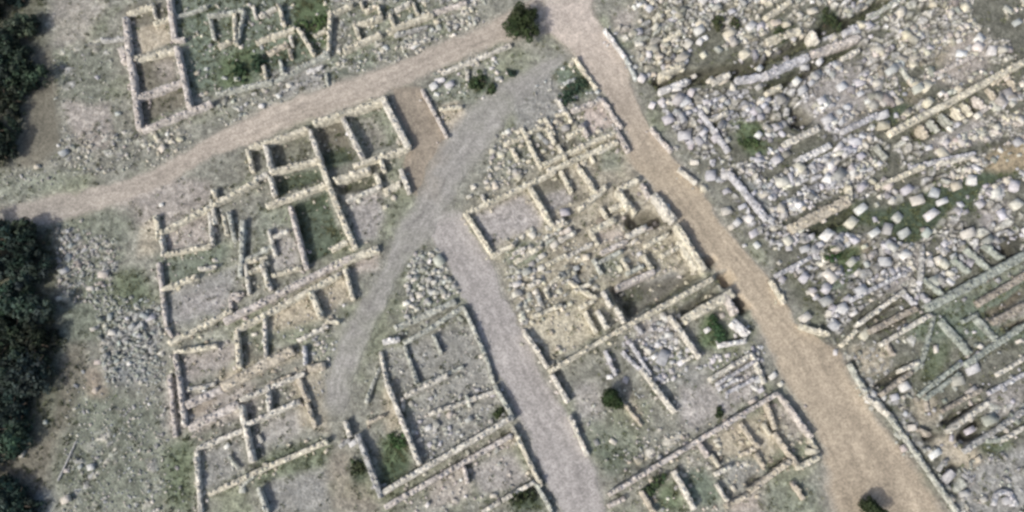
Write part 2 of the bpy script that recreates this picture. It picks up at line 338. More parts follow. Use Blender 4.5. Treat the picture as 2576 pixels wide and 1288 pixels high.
# ------------------------------------------------------------------ ruins: every wall by its top line
RUINS = [
 # name, label, group, walls: (c, r, width, height, tint, points)
 ('ruined_house', 'narrow ruined range of stacked grassy rooms with pinkish walls at upper left', [
   (0,0,.75,.9,'pink',[(935,120),(935,330),(975,480),(1000,700),(1045,965)]),
   (0,0,.7,.9,'pink',[(1265,-120),(1280,0),(1305,285)]),
   (0,0,.7,1.0,'pink',[(1325,340),(1370,520),(1425,805)]),
   (0,0,.55,.8,'cream',[(950,95),(1160,30)]),
   (0,0,.5,.7,'cream',[(1150,170),(1280,125)]),
   (0,0,.8,.7,'cream',[(1010,440),(1320,370)]),
   (0,0,.8,.7,'pink',[(1030,735),(1385,605)]),
   (0,0,.6,.8,'pink',[(1060,975),(1320,885),(1590,765)]),
   (0,0,.5,.5,'grey',[(760,300),(1000,288)]),
   (0,0,.5,.6,'pink',[(1310,295),(1390,290)]),
   (0,0,.4,.6,'pale',[(1150,60),(1170,130)]),
   (0,0,1.1,.8,'pink',[(905,350),(970,400),(945,460)]),
 ]),
 ('ruined_house', 'overgrown ruined rooms with a bright grass plot above the upper dirt road', [
   ('D',0,0.45,0.7,'green',[(395, 105), (480, 88), (560, 72), (650, 60)]),
   ('D',0,0.5,0.8,'cream',[(578, 75), (582, 180), (592, 295)]),
   ('D',0,0.5,0.6,'green',[(395, 140), (425, 190), (465, 255)]),
   ('D',0,0.5,0.6,'cream',[(465, 292), (565, 300)]),
   ('D',0,0.45,0.6,'pale',[(690, 50), (720, 75), (755, 105)]),
   ('D',0,0.5,0.7,'cream',[(868, 30), (900, 80), (945, 155)]),
   ('D',0,0.5,0.8,'cream',[(728, 282), (860, 232), (1010, 180)]),
   ('D',0,0.5,0.8,'cream',[(1018, 180), (1050, 220), (1080, 285), (1132, 365)]),
   ('D',0,0.6,0.6,'tan',[(800, 322), (960, 332)]),
   ('D',0,0.5,0.7,'cream',[(778, 440), (802, 525)]),
   ('D',0,0.45,0.6,'green',[(860, 440), (965, 490)]),
   ('D',0,0.5,0.7,'cream',[(1238, 42), (1320, 60), (1405, 72)]),
   ('D',0,0.45,0.7,'cream',[(1245, 70), (1240, 200), (1232, 345)]),
   ('D',0,0.5,0.7,'cream',[(1418, 170), (1445, 255)]),
   ('D',0,0.5,0.7,'cream',[(1400, 168), (1500, 140), (1605, 110)]),
   ('D',0,0.5,0.6,'cream',[(1650, 100), (1705, 190)]),
   ('D',0,0.45,0.6,'cream',[(1480, 62), (1565, 38)]),
   ('D',0,0.45,0.6,'pale',[(1690, 55), (1800, 22)]),
   ('D',0,0.45,0.6,'cream',[(1565, 40), (1610, 110)]),
   ('D',0,0.45,0.6,'pale',[(950, 250), (1000, 300)]),
   ('D',0,0.4,0.6,'green',[(650, 60), (640, 180), (600, 300)]),
   ('D',0,0.45,0.6,'pale',[(755, 110), (830, 90), (870, 40)]),
   ('D',0,0.45,0.5,'green',[(180, 110), (280, 90), (395, 40)]),
   ('D',0,0.45,0.5,'cream',[(1130, 210), (1220, 235)]),
   ('D',0,0.45,0.5,'tan',[(960, 330), (980, 400)]),
   ('D',0,0.45,0.5,'cream',[(1460, 0), (1470, 50)]),
   ('D',0,0.45,0.5,'cream',[(1800, 20), (1870, 80)]),
 ]),
 ('boundary_wall', 'long broken field wall along the top edge of upper dirt road', [
   ('D',0,0.5,0.7,'green',[(455, 645), (560, 610), (680, 580), (850, 555)]),
   ('D',0,0.5,0.7,'green',[(850, 555), (1000, 500), (1120, 425), (1235, 360)]),
   ('D',0,0.5,0.8,'cream',[(1335, 345), (1440, 282), (1600, 222)]),
   ('D',0,0.5,0.8,'cream',[(1640, 205), (1740, 180), (1960, 82)]),
   ('D',0,0.5,0.6,'pink',[(1960, 80), (2070, 45), (2190, 10)]),
   ('D',0,0.5,0.4,'white',[(1080, 490), (1190, 460)]),
   ('D',0,0.4,0.4,'grey',[(870, 650), (1000, 590), (1190, 520)]),
   ('D',0,0.4,0.4,'green',[(1215, 500), (1232, 590)]),
   ('D',0,0.4,0.4,'grey',[(1690, 240), (1800, 205), (1920, 175)]),
   ('D',0,0.4,0.4,'pale',[(1740, 325), (1850, 290), (1940, 260)]),
 ]),
 ('ruined_house', 'large ruined block of square green-floored rooms with cream walls below dirt road', [
   (0,1,.6,.7,'cream',[(1165,330),(1190,500)]),
   (0,1,.55,.8,'cream',[(1200,465),(1380,385),(1560,285),(1740,170),(1940,70)]),
   (0,1,.5,.6,'cream',[(1600,150),(1640,205)]),
   (0,1,.5,.6,'pale',[(1530,270),(1590,330),(1680,350)]),
   (1,0,.55,.9,'cream',[(-60,1110),(110,1055),(390,960)]),
   (1,0,.65,1.0,'cream',[(425,925),(640,850),(990,735)]),
   (1,0,.75,1.1,'pale',[(960,745),(1040,900),(1150,1110)]),
   (1,0,.6,1.0,'pale',[(400,970),(430,1080),(480,1200)]),
   (1,0,.65,1.0,'pale',[(645,870),(720,1020),(805,1190)]),
   (1,0,.6,.9,'pale',[(65,1090),(95,1190),(120,1300)]),
   (1,0,.6,.9,'cream',[(110,1290),(300,1240),(490,1190)]),
   (1,0,.6,1.0,'cream',[(730,1250),(900,1190),(1165,1100)]),
   (1,0,.55,.8,'cream',[(930,1190),(970,1290)]),
   (1,0,.5,.8,'cream',[(-60,1120),(-40,1290)]),
   (1,1,.7,1.0,'cream',[(480,-70),(510,30),(560,250),(640,420),(745,580)]),
   (1,1,.6,.9,'cream',[(70,260),(200,215),(320,180),(530,90)]),
   (1,1,.55,.8,'pale',[(105,40),(130,185)]),
   (1,1,.55,.9,'pink',[(250,260),(310,450),(375,735)]),
   (1,1,.7,1.0,'cream',[(590,65),(720,30),(860,-20)]),
   (1,1,.6,.9,'cream',[(880,25),(960,110)]),
   (1,1,.6,.9,'pale',[(1080,-10),(1120,60),(1165,155)]),
   (1,1,.5,.7,'pale',[(680,230),(720,160),(930,120)]),
   (1,1,.8,.6,'cream',[(960,130),(1090,120)]),
   (1,1,.6,.8,'cream',[(570,610),(680,510)]),
   (1,1,.5,.7,'green',[(-100,680),(60,600),(120,560)]),
   (1,1,.5,.8,'cream',[(30,680),(100,870)]),
   (1,1,.5,.7,'pale',[(120,480),(250,470)]),
   (1,1,.5,.7,'pale',[(-10,60),(90,20)]),
   (0,1,.55,.7,'green',[(1825,370),(1830,620),(1810,800)]),
   (0,1,.5,.6,'green',[(1690,330),(1740,470),(1800,520)]),
   (0,1,.5,.6,'cream',[(1860,670),(1932,640)]),
   (0,1,.45,.6,'pale',[(1570,300),(1590,440),(1600,560)]),
   (0,1,.45,.6,'cream',[(1240,630),(1400,590),(1590,560)]),
   (0,1,.45,.6,'cream',[(1700,320),(1690,480)]),
   (0,1,.45,.6,'pale',[(1215,480),(1230,640)]),
   (1,1,.45,.6,'pale',[(100,440),(135,640)]),
   (1,1,.45,.7,'cream',[(115,790),(340,725)]),
   (1,1,.45,.6,'cream',[(-60,760),(100,700)]),
 ]),
 ('ruined_wall', 'broad double wall of cream and pink stone between the two left ruined blocks', [
   ('A',0,0.75,0.8,'pink',[(480, 330), (600, 262), (700, 212), (860, 115), (980, 60), (1130, 0)]),
   ('A',0,0.55,1.0,'cream',[(540, 372), (620, 325), (700, 282), (850, 202), (960, 145), (1070, 85)]),
   ('A',0,0.9,0.7,'cream',[(1020, 50), (1150, 0), (1260, -40)]),
 ]),
 ('ruined_house', 'grey gravel courtyard with pale left wall beside the green grass verge', [
   ('A',0,0.5,0.6,'pink',[(150, 30), (160, 120), (178, 240), (188, 350)]),
   ('A',0,0.5,0.7,'cream',[(168, 168), (250, 125), (345, 98)]),
   ('A',0,0.5,0.5,'pink',[(515, 260), (515, 195), (580, 190)]),
   ('A',0,0.45,0.7,'pale',[(585, 30), (600, 110), (605, 190)]),
   ('A',0,0.5,0.9,'pale',[(665, 40), (690, 100), (715, 170)]),
   ('A',0,0.45,0.6,'cream',[(590, 30), (700, 0)]),
   ('A',0,0.6,0.7,'cream',[(200, 440), (330, 375), (470, 300), (520, 270)]),
   ('A',0,0.45,0.5,'pale',[(350, 60), (380, 90), (440, 50)]),
   ('A',0,0.45,0.5,'pink',[(190, 360), (225, 410)]),
 ]),
 ('ruined_house', 'ruined terrace of tan plastered rooms and pink walls at lower left', [
   ('A',0,0.5,0.9,'cream',[(225, 482), (300, 466), (445, 448)]),
   ('A',0,0.5,0.8,'pink',[(232, 490), (255, 560), (275, 680), (285, 860)]),
   ('A',0,0.55,1.0,'cream',[(540, 375), (550, 460), (558, 560)]),
   ('A',0,0.4,0.8,'pale',[(682, 292), (686, 400), (690, 520)]),
   ('A',0,0.7,1.1,'cream',[(915, 175), (945, 230), (970, 310)]),
   ('A',0,0.5,1.0,'cream',[(1088, 65), (1110, 140), (1130, 215)]),
   ('A',0,1.1,0.8,'tan',[(470, 660), (560, 608), (690, 530), (830, 470)]),
   ('A',0,0.9,0.7,'pink',[(290, 750), (380, 705), (470, 665)]),
   ('A',0,0.5,0.8,'pale',[(560, 725), (680, 662), (780, 625), (885, 590)]),
   ('A',0,0.9,0.7,'pink',[(300, 865), (450, 795), (555, 745)]),
   ('A',0,0.5,1.0,'pale',[(590, 848), (720, 792), (860, 728)]),
   ('A',0,0.45,0.9,'pale',[(703, 660), (708, 785)]),
   ('A',0,0.6,1.1,'pale',[(562, 750), (588, 890), (622, 1035)]),
   ('A',0,0.5,0.8,'pale',[(345, 968), (450, 935), (580, 872)]),
   ('A',0,0.5,0.7,'pale',[(342, 975), (350, 1130), (358, 1300)]),
   ('A',0,0.55,0.8,'cream',[(400, 1200), (480, 1165), (640, 1062), (760, 1010), (1000, 932)]),
   ('A',0,0.5,0.9,'green',[(655, 1170), (700, 1300)]),
   ('A',0,0.45,0.6,'pale',[(850, 425), (920, 385), (1005, 350)]),
   ('A',0,0.4,0.7,'white',[(885, 450), (892, 545)]),
   ('A',0,0.8,0.8,'tan',[(900, 565), (990, 550)]),
   ('A',0,0.7,0.7,'tan',[(850, 610), (870, 660), (905, 730)]),
   ('A',0,0.5,0.6,'pink',[(205, 600), (225, 760), (235, 910)]),
   ('A',0,0.45,0.6,'pale',[(300, 670), (400, 665), (440, 640)]),
   ('A',0,0.45,0.7,'pink',[(555, 880), (480, 915)]),
   ('A',0,0.5,0.6,'green',[(640, 1090), (560, 1160)]),
   ('A',0,0.45,0.7,'pale',[(690, 520), (640, 550)]),
   ('A',0,0.5,0.7,'cream',[(990, 330), (1060, 330)]),
   ('A',0,0.45,0.6,'tan',[(820, 600), (700, 650)]),
   ('A',0,0.5,0.6,'tan',[(900, 740), (940, 860)]),
   ('A',0,0.45,0.5,'green',[(500, 1010), (560, 1070)]),
 ]),
 ('ruined_house', 'ruined grey-floored enclosure with long partition walls left of the stone street', [
   ('A',0,0.55,0.8,'white',[(1280, 432), (1365, 415)]),
   ('A',0,0.5,0.7,'green',[(1385, 440), (1460, 405), (1560, 350), (1690, 252)]),
   ('A',0,0.7,0.6,'green',[(1340, 365), (1500, 292), (1650, 225)]),
   ('A',0,0.45,0.8,'green',[(1690, 260), (1740, 370), (1795, 490)]),
   ('A',0,0.45,0.7,'green',[(1390, 450), (1420, 540), (1455, 640)]),
   ('A',0,0.45,0.7,'pale',[(1268, 480), (1280, 570), (1302, 640)]),
   ('A',0,0.45,0.7,'green',[(1535, 395), (1550, 440), (1575, 490)]),
   ('A',0,0.5,0.9,'pale',[(1390, 705), (1500, 643), (1610, 596)]),
   ('A',0,0.4,0.5,'green',[(1455, 655), (1560, 610), (1690, 555)]),
   ('A',0,0.55,1.0,'pale',[(1300, 640), (1345, 745), (1400, 880), (1465, 1050)]),
   ('A',0,0.45,0.6,'pale',[(1510, 795), (1640, 765), (1740, 725), (1860, 675)]),
   ('A',0,0.5,0.8,'green',[(1845, 650), (1890, 720), (1940, 820)]),
   ('A',0,0.6,1.0,'grey',[(1150, 895), (1200, 1020), (1235, 1110), (1272, 1215)]),
   ('A',0,0.6,1.1,'pale',[(1270, 1195), (1400, 1118), (1500, 1060), (1700, 950), (1932, 810)]),
   ('A',0,0.5,0.8,'pale',[(1085, 830), (1115, 820), (1115, 910)]),
   ('A',0,0.4,0.5,'pale',[(1385, 710), (1380, 780)]),
   ('A',0,0.4,0.5,'green',[(1270, 560), (1200, 620), (1195, 740)]),
   ('A',0,0.4,0.5,'green',[(1700, 700), (1720, 760)]),
   ('A',0,0.45,0.6,'green',[(1800, 500), (1840, 640)]),
   ('A',0,0.4,0.5,'tan',[(1290, 800), (1200, 840)]),
   ('A',0,0.4,0.6,'grey',[(1115, 920), (1060, 960)]),
 ]),
 ('ruined_house', 'pink-walled ruin with lilac floor at the bottom beside the stone street', [
   ('A',0,0.55,1.0,'pink',[(1290, 1265), (1500, 1150), (1620, 1075), (1750, 1000), (1932, 900)]),
   ('A',0,0.45,0.7,'pink',[(1690, 1060), (1705, 1145)]),
   ('B',0,0.5,0.8,'cream',[(0, 860), (50, 950), (110, 1070), (150, 1160)]),
   ('B',0,0.5,0.8,'pale',[(-50, 1230), (30, 1180), (115, 1135)]),
   ('B',0,0.45,0.7,'green',[(115, 1140), (160, 1210), (210, 1300)]),
   ('B',0,0.5,0.6,'pale',[(-150, 1290), (-60, 1235)]),
 ]),
 ('garden_wall', 'low pale walls round the green triangular plot at road junction', [
   (2,0,.5,.7,'cream',[(470,430),(550,540),(640,660)]),
   (2,0,.5,.6,'cream',[(480,430),(440,490)]),
   (2,0,.5,.5,'pale',[(330,740),(390,740),(410,850)]),
   (2,0,.5,.4,'teal',[(390,630),(480,590)]),
 ]),
 ('retaining_wall', 'pale straight edging wall between brown earth lane and tan plaster bay', [
   (1,0,.45,.6,'pink',[(1250,670),(1330,800),(1380,880),(1440,1030)]),
   (1,0,.5,.5,'cream',[(1380,820),(1480,780),(1560,800)]),
   (1,0,.5,.6,'pale',[(1400,550),(1540,480),(1700,420),(1932,330)]),
   (1,0,.5,.5,'pale',[(1590,520),(1600,640)]),
 ]),
 ('ruined_house', 'small ruined house with pink square floor by the bend of wide road', [
   (2,0,.5,.8,'pink',[(450,830),(560,785),(680,745)]),
   (2,0,.55,.8,'pink',[(680,735),(750,830),(830,960)]),
   (2,0,.55,.9,'cream',[(235,1240),(420,1140),(790,985)]),
   (2,0,.55,.9,'cream',[(270,1290),(520,1170),(800,1060)]),
   (2,0,.6,.8,'pink',[(815,950),(850,1150)]),
   (2,0,.5,.8,'pink',[(540,930),(560,1030)]),
   (2,0,.5,.8,'cream',[(430,1040),(530,950)]),
   (2,0,.5,.8,'cream',[(130,1095),(230,1260)]),
   (2,0,.5,.7,'cream',[(-20,1120),(60,1190)]),
   (2,0,.5,.7,'cream',[(240,980),(350,1060)]),
   (1,1,.55,.9,'cream',[(1590,310),(1780,210),(1932,150),(2060,85),(2190,30),(2260,0)]),
   (2,1,.6,.9,'cream',[(135,115),(220,270),(305,410)]),
   (2,1,.5,.8,'cream',[(360,0),(460,155)]),
   (2,1,.55,.8,'cream',[(500,-30),(560,40),(650,170)]),
   (2,1,.65,.8,'cream',[(715,110),(690,190),(500,290)]),
   (1,1,.55,.8,'cream',[(1575,310),(1690,460),(1790,640)]),
   (1,1,.5,.8,'cream',[(1770,645),(1880,580),(1950,545)]),
   (1,1,.5,.6,'pale',[(2180,400),(2240,395),(2330,390)]),
   (2,1,.5,.7,'cream',[(20,690),(230,560)]),
   (2,0,.4,.6,'cream',[(480,1230),(540,1300)]),
   (2,0,.5,.7,'cream',[(330,1100),(425,1190)]),
   (2,0,.5,.7,'cream',[(230,890),(340,1000)]),
   (2,0,.5,.6,'cream',[(60,960),(150,1085)]),
   (2,0,.5,.6,'cream',[(560,1120),(625,1220)]),
   (2,0,.5,.6,'cream',[(-60,1090),(120,990),(230,950)]),
   (2,0,.45,.6,'pale',[(640,1130),(770,1100)]),
   (2,0,.45,.6,'cream',[(330,860),(420,840),(450,930)]),
   (1,1,.45,.6,'pale',[(1700,180),(1740,240)]),
 ]),
 ('ruined_house', 'tan tumbled building with dark sunken gateway against the wide road', [
   (2,1,.6,1.0,'cream',[(805,140),(850,90),(960,50)]),
   (2,1,.8,1.0,'cream',[(820,130),(860,200),(870,290)]),
   (2,1,.9,1.0,'pale',[(1070,170),(1150,270),(1230,375)]),
   (2,1,.7,1.1,'cream',[(1240,400),(1350,560),(1460,745)]),
   (2,1,1.1,.7,'cream',[(1270,520),(1340,650),(1420,740)]),
   (2,1,.6,.8,'pale',[(860,455),(960,440),(1030,455)]),
   (2,1,.7,.7,'cream',[(590,460),(700,410),(780,360)]),
   (2,1,.6,.6,'pink',[(660,570),(760,580),(880,575)]),
   (2,1,.5,.6,'pale',[(420,660),(530,580),(600,530)]),
   (2,1,.6,.8,'pink',[(790,880),(930,800),(1080,755)]),
   (2,1,.45,.9,'pale',[(700,900),(730,1000),(740,1030)]),
   (2,1,.45,.9,'pale',[(775,1035),(865,1140)]),
   (2,1,.5,.8,'pale',[(650,1050),(720,1190)]),
   (2,1,.5,.7,'pink',[(1060,180),(960,110)]),
   (2,1,.6,.7,'cream',[(740,290),(850,240)]),
   (2,1,.5,.5,'cream',[(500,1010),(630,1000)]),
   (2,1,.5,.6,'cream',[(250,900),(280,820),(360,790)]),
   (2,1,.5,.5,'cream',[(530,1080),(660,1210)]),
   (2,1,.5,.6,'green',[(860,770),(1000,720)]),
   (2,1,.5,.6,'cream',[(250,880),(280,960)]),
   (2,1,.5,.7,'cream',[(310,410),(430,400)]),
   (2,1,.5,.7,'pale',[(445,425),(390,560)]),
   (2,1,.5,.7,'cream',[(600,440),(640,560)]),
   (2,1,.5,.7,'cream',[(1000,560),(1180,480)]),
   (2,1,.5,.7,'cream',[(1130,640),(1260,570)]),
   (2,1,.45,.6,'green',[(640,655),(655,785)]),
   (2,1,.45,.6,'green',[(640,650),(850,640)]),
   (2,1,.45,.6,'cream',[(850,650),(870,765)]),
   (2,1,.5,.6,'cream',[(430,830),(520,900),(640,965)]),
   (2,1,.5,.6,'cream',[(250,700),(420,640)]),
   (2,1,.5,.6,'cream',[(470,880),(600,870)]),
   (2,1,.5,.6,'cream',[(150,1100),(250,1050),(380,1010)]),
   (2,1,.5,.7,'cream',[(980,640),(1070,730)]),
   (2,1,.5,.7,'pale',[(120,860),(220,830)]),
   (2,1,.5,.7,'grey',[(180,940),(240,1010)]),
   (2,1,.45,.6,'pale',[(0,610),(110,590)]),
   (2,1,.45,.7,'cream',[(900,220),(915,320)]),
   (2,1,.45,.7,'cream',[(700,270),(690,360)]),
 ]),
 ('ruined_house', 'big grey courtyard ruin holding a small dark conifer between street and road', [
   ('B',0,0.5,1.0,'cream',[(188, 580), (350, 490), (450, 425), (525, 378)]),
   ('B',0,0.55,1.1,'cream',[(525, 378), (600, 342), (690, 295), (780, 250), (900, 180), (1015, 108)]),
   ('B',0,1.0,1.0,'cream',[(865, 322), (950, 270), (1020, 232), (1115, 180)]),
   ('B',0,0.5,0.9,'pale',[(62, 380), (110, 415), (150, 480), (182, 560)]),
   ('B',0,0.5,0.8,'pale',[(200, 592), (240, 650), (285, 735)]),
   ('B',0,0.5,0.7,'pale',[(292, 800), (330, 890), (382, 1005)]),
   ('B',0,0.5,0.9,'pale',[(795, 295), (840, 350), (885, 415), (950, 512)]),
   ('B',0,0.9,0.9,'white',[(1110, 325), (1150, 350), (1190, 395)]),
   ('B',0,0.8,0.9,'pink',[(1070, 190), (1100, 240), (1130, 290)]),
   ('B',0,0.5,0.9,'pale',[(998, 620), (1060, 578), (1110, 550), (1215, 488)]),
   ('B',0,0.4,0.6,'lilac',[(1030, 645), (1130, 580), (1245, 518)]),
   ('B',0,0.55,0.9,'pale',[(718, 655), (770, 720), (825, 785)]),
   ('B',0,0.5,0.7,'pale',[(655, 570), (690, 610), (720, 652)]),
   ('B',0,0.4,0.5,'lilac',[(470, 475), (495, 530), (525, 600)]),
   ('B',0,0.4,0.5,'lilac',[(555, 480), (600, 530), (645, 570)]),
   ('B',0,0.4,0.5,'lilac',[(600, 440), (650, 510), (700, 600)]),
   ('B',0,0.35,0.35,'tan',[(535, 700), (590, 770), (655, 855)]),
   ('B',0,0.5,0.7,'pale',[(1210, 490), (1250, 560), (1275, 640)]),
   ('B',0,0.5,0.7,'white',[(1040, 450), (1100, 430), (1180, 425)]),
   ('B',0,0.4,0.5,'pale',[(860, 530), (920, 500)]),
   ('B',0,0.4,0.5,'lilac',[(620, 345), (660, 390)]),
   ('B',0,0.4,0.5,'lilac',[(1080, 690), (1180, 640), (1260, 600)]),
   ('B',0,0.4,0.5,'lilac',[(1040, 670), (1140, 615)]),
 ]),
 ('ruined_house', 'ruined rooms behind a thin pale pink wall at the bottom right of centre', [
   ('B',0,0.5,1.0,'pink',[(488, 1202), (600, 1140), (700, 1080), (900, 950), (1020, 878), (1130, 810), (1345, 688)]),
   ('B',0,0.5,0.8,'pink',[(945, 938), (990, 1012)]),
   ('B',0,0.5,1.0,'pale',[(818, 1080), (850, 1140), (880, 1200), (925, 1275)]),
   ('B',0,0.5,0.8,'tan',[(655, 1180), (690, 1230), (720, 1300)]),
   ('B',0,0.5,0.7,'pale',[(1020, 1082), (1110, 1075)]),
   ('B',0,0.5,0.8,'tan',[(1275, 730), (1310, 790), (1330, 870)]),
   ('B',0,0.5,0.7,'tan',[(1150, 840), (1200, 900), (1240, 960)]),
   ('B',0,0.5,0.9,'pink',[(1370, 720), (1440, 830), (1512, 912)]),
   ('B',0,0.5,0.7,'tan',[(1320, 890), (1380, 970), (1445, 1060)]),
   ('B',0,0.55,0.8,'cream',[(1435, 1068), (1490, 1045), (1550, 1010)]),
   ('B',0,0.6,0.9,'tan',[(1200, 1185), (1310, 1105), (1405, 1030)]),
   ('B',0,0.5,0.7,'tan',[(1080, 1265), (1200, 1195)]),
   ('B',0,0.4,0.7,'pale',[(1030, 1145), (1090, 1235)]),
   ('B',0,0.5,0.6,'pink',[(480, 1230), (570, 1250)]),
   ('B',0,0.5,0.6,'tan',[(1230, 990), (1270, 1060)]),
   ('B',0,0.45,0.6,'cream',[(1250, 860), (1320, 880)]),
   ('B',0,0.5,0.6,'pink',[(1340, 700), (1375, 725)]),
   ('B',0,0.45,0.6,'cream',[(990, 1015), (1060, 1040)]),
   ('B',0,0.4,0.6,'tan',[(1150, 1000), (1240, 960)]),
   ('B',0,0.45,0.6,'tan',[(1420, 1130), (1460, 1230)]),
   ('B',0,0.45,0.6,'cream',[(1500, 910), (1545, 990)]),
 ]),
 ('roadside_wall', 'short thin pale kerb wall right of the road at the top junction', [
   (2,0,.45,.6,'white',[(695,215),(770,310),(860,430)]),
   (2,0,.5,.5,'teal',[(860,430),(920,540),(940,600)]),
 ]),
 ('roadside_wall', 'low grey stone kerb wall along right edge of wide road at lower right', [
   ('B',0,0.5,0.6,'green',[(1700, 540), (1740, 620), (1785, 685)]),
   ('B',0,0.55,0.7,'pale',[(1785, 700), (1840, 760), (1905, 800)]),
   ('B',0,0.5,0.6,'green',[(1905, 800), (1950, 870), (2000, 950), (2050, 1020), (2105, 1085)]),
   ('B',0,0.5,0.6,'green',[(2105, 1090), (2150, 1150), (2205, 1225), (2255, 1300)]),
   ('B',0,0.45,0.5,'green',[(1835, 715), (1900, 795), (1965, 885), (2065, 1025)]),
 ]),
 ('roadside_wall', 'crumbling lilac and cream edge wall right of the wide road, upper stretch', [
   (2,0,.5,.6,'pink',[(1050,960),(1130,1080),(1210,1140)]),
   (2,1,.5,.6,'pale',[(1260,-20),(1400,90)]),
   (3,1,.5,.6,'cream',[(20,820),(60,880),(130,1000)]),
   (3,1,.6,.7,'cream',[(240,1170),(330,1210),(460,1230)]),
 ]),
 ('ruined_wall', 'broken pale walls running diagonally between dark trenches through upper right stone field', [
   (3,0,.9,.9,'lilac',[(-10,560),(150,480),(310,410)]),
   (3,0,.8,.9,'pink',[(330,400),(470,340),(560,320),(700,270)]),
   (3,0,.9,.9,'cream',[(-10,310),(90,250),(190,190),(250,220)]),
   (3,0,.6,.9,'pale',[(345,220),(370,320)]),
   (3,0,.7,1.0,'lilac',[(580,230),(690,190)]),
   (3,0,.6,.9,'cream',[(-10,690),(110,640)]),
   (2,0,.7,.8,'cream',[(1110,540),(1200,505),(1310,490)]),
   (2,0,.6,.7,'cream',[(1180,270),(1290,240)]),
   (2,0,.6,.8,'white',[(1110,690),(1210,640),(1330,600)]),
   (2,0,.6,.8,'pale',[(1520,620),(1600,570),(1650,540)]),
   (2,0,.7,.8,'lilac',[(1690,600),(1800,580),(1932,560)]),
   (2,0,.5,.7,'pale',[(1500,890),(1640,850)]),
   (2,0,.6,.6,'lilac',[(1420,830),(1520,980),(1640,1140)]),
   (3,0,.7,.7,'cream',[(-20,130),(90,60),(180,0)]),
   (3,0,.5,.7,'pale',[(560,430),(640,395),(700,370)]),
   (2,1,.8,.6,'lilac',[(1640,10),(1760,120),(1850,230),(1932,370)]),
   (3,0,.5,.6,'pink',[(1250,560),(1420,480),(1560,420)]),
   (3,0,.5,.6,'green',[(1010,430),(1040,560),(1060,640)]),
   (3,1,.5,.6,'lilac',[(60,790),(200,720),(330,650)]),
   (3,1,.5,.6,'lilac',[(620,980),(760,900),(930,830),(1050,760)]),
   (3,1,.5,.6,'grey',[(1180,560),(1180,700),(1160,830)]),
   (3,0,.5,.6,'green',[(760,130),(900,60),(980,0)]),
 ]),
 ('ruined_house', 'long olive-cream wall with a ladder of short cross walls at upper right', [
   (3,0,.8,.9,'cream',[(930,1000),(1040,930),(1180,850),(1330,800),(1470,730),(1650,620),(1800,540),(1990,430)]),
   (3,0,.4,.7,'cream',[(1400,800),(1480,890)]),
   (3,0,.4,.7,'cream',[(1470,770),(1550,860)]),
   (3,0,.4,.7,'green',[(1310,850),(1400,930)]),
   (3,0,.4,.7,'green',[(1220,900),(1300,980)]),
   (3,0,.4,.7,'tan',[(1150,940),(1210,1030)]),
   (3,0,.4,.7,'pink',[(1560,720),(1650,810)]),
   (3,0,.4,.7,'tan',[(1660,660),(1720,740)]),
   (3,0,.5,.7,'lilac',[(1080,1260),(1300,1170),(1570,1150)]),
   (3,0,.6,.7,'green',[(820,1090),(900,1190)]),
   (3,0,.6,.7,'pale',[(1290,1230),(1400,1190),(1570,1165)]),
   (3,0,.5,.6,'tan',[(1700,620),(1820,560)]),
   (3,0,.4,.7,'tan',[(1830,590),(1880,680)]),
   (3,0,.5,.6,'pink',[(1600,850),(1700,790)]),
 ]),
 ('stone_steps', 'two long pale slabs stepped beside the dark pit in upper right', [
   (3,0,.8,.6,'pale',[(120,1090),(250,1010),(390,955)]),
   (3,0,.8,.5,'white',[(230,1210),(350,1150),(480,1085)]),
   (3,0,.7,.6,'lilac',[(560,990),(700,920),(830,860)]),
 ]),
 ('ruined_wall', 'straight tan wall bank above the green boulder hollow at right', [
   (3,1,1.2,.9,'tan',[(170,440),(330,360),(480,290),(620,210)]),
   (3,1,.6,.8,'cream',[(610,100),(630,220)]),
   (3,0,.6,.8,'cream',[(830,1400),(1000,1330),(1200,1240)]),
 ]),
 ('ruined_house', 'grey-green ruined gallery of parallel walls and column stubs at right edge', [
   ('B',0,1.0,0.7,'moss',[(2095, 262), (2180, 222), (2250, 190), (2400, 95), (2590, -10)]),
   ('B',0,0.5,0.8,'pale',[(1735, 352), (1800, 292), (1860, 245), (1985, 170)]),
   ('B',0,0.7,0.6,'umber',[(1800, 380), (1860, 345), (1920, 312), (2045, 258)]),
   ('B',0,0.55,0.7,'pale',[(1860, 445), (1930, 395), (2000, 352), (2115, 292)]),
   ('B',0,0.5,0.7,'moss',[(2080, 108), (2120, 140), (2175, 190)]),
   ('B',0,0.5,0.7,'moss',[(2225, 10), (2265, 50), (2310, 80)]),
   ('B',0,0.5,0.7,'moss',[(2290, -40), (2340, 20), (2410, 60)]),
   ('B',0,0.45,0.7,'moss',[(2380, -60), (2470, 10)]),
   ('B',0,0.8,0.6,'moss',[(2160, 320), (2230, 400), (2310, 490)]),
   ('B',0,0.7,0.6,'moss',[(2340, 310), (2400, 370), (2460, 440)]),
   ('B',0,0.7,0.7,'moss',[(2285, 548), (2400, 462), (2500, 400), (2590, 345)]),
   ('B',0,0.8,0.6,'umber',[(2345, 240), (2460, 170), (2590, 95)]),
   ('B',0,0.7,0.6,'umber',[(2420, 335), (2500, 290), (2590, 240)]),
   ('B',0,0.5,0.6,'moss',[(2050, 705), (2100, 655), (2165, 598), (2260, 540)]),
   ('B',0,0.5,0.5,'moss',[(2270, 330), (2350, 290)]),
   ('B',0,0.5,0.5,'pale',[(2440, 600), (2510, 560), (2590, 510)]),
   ('B',0,0.5,0.6,'cream',[(1740, 370), (1690, 420), (1660, 450)]),
   ('B',0,0.5,0.5,'umber',[(1880, 420), (1900, 470), (1920, 500)]),
   ('B',0,0.5,0.5,'lilac',[(1970, 180), (2030, 240)]),
   ('B',0,0.5,0.5,'lilac',[(2060, 190), (2110, 240)]),
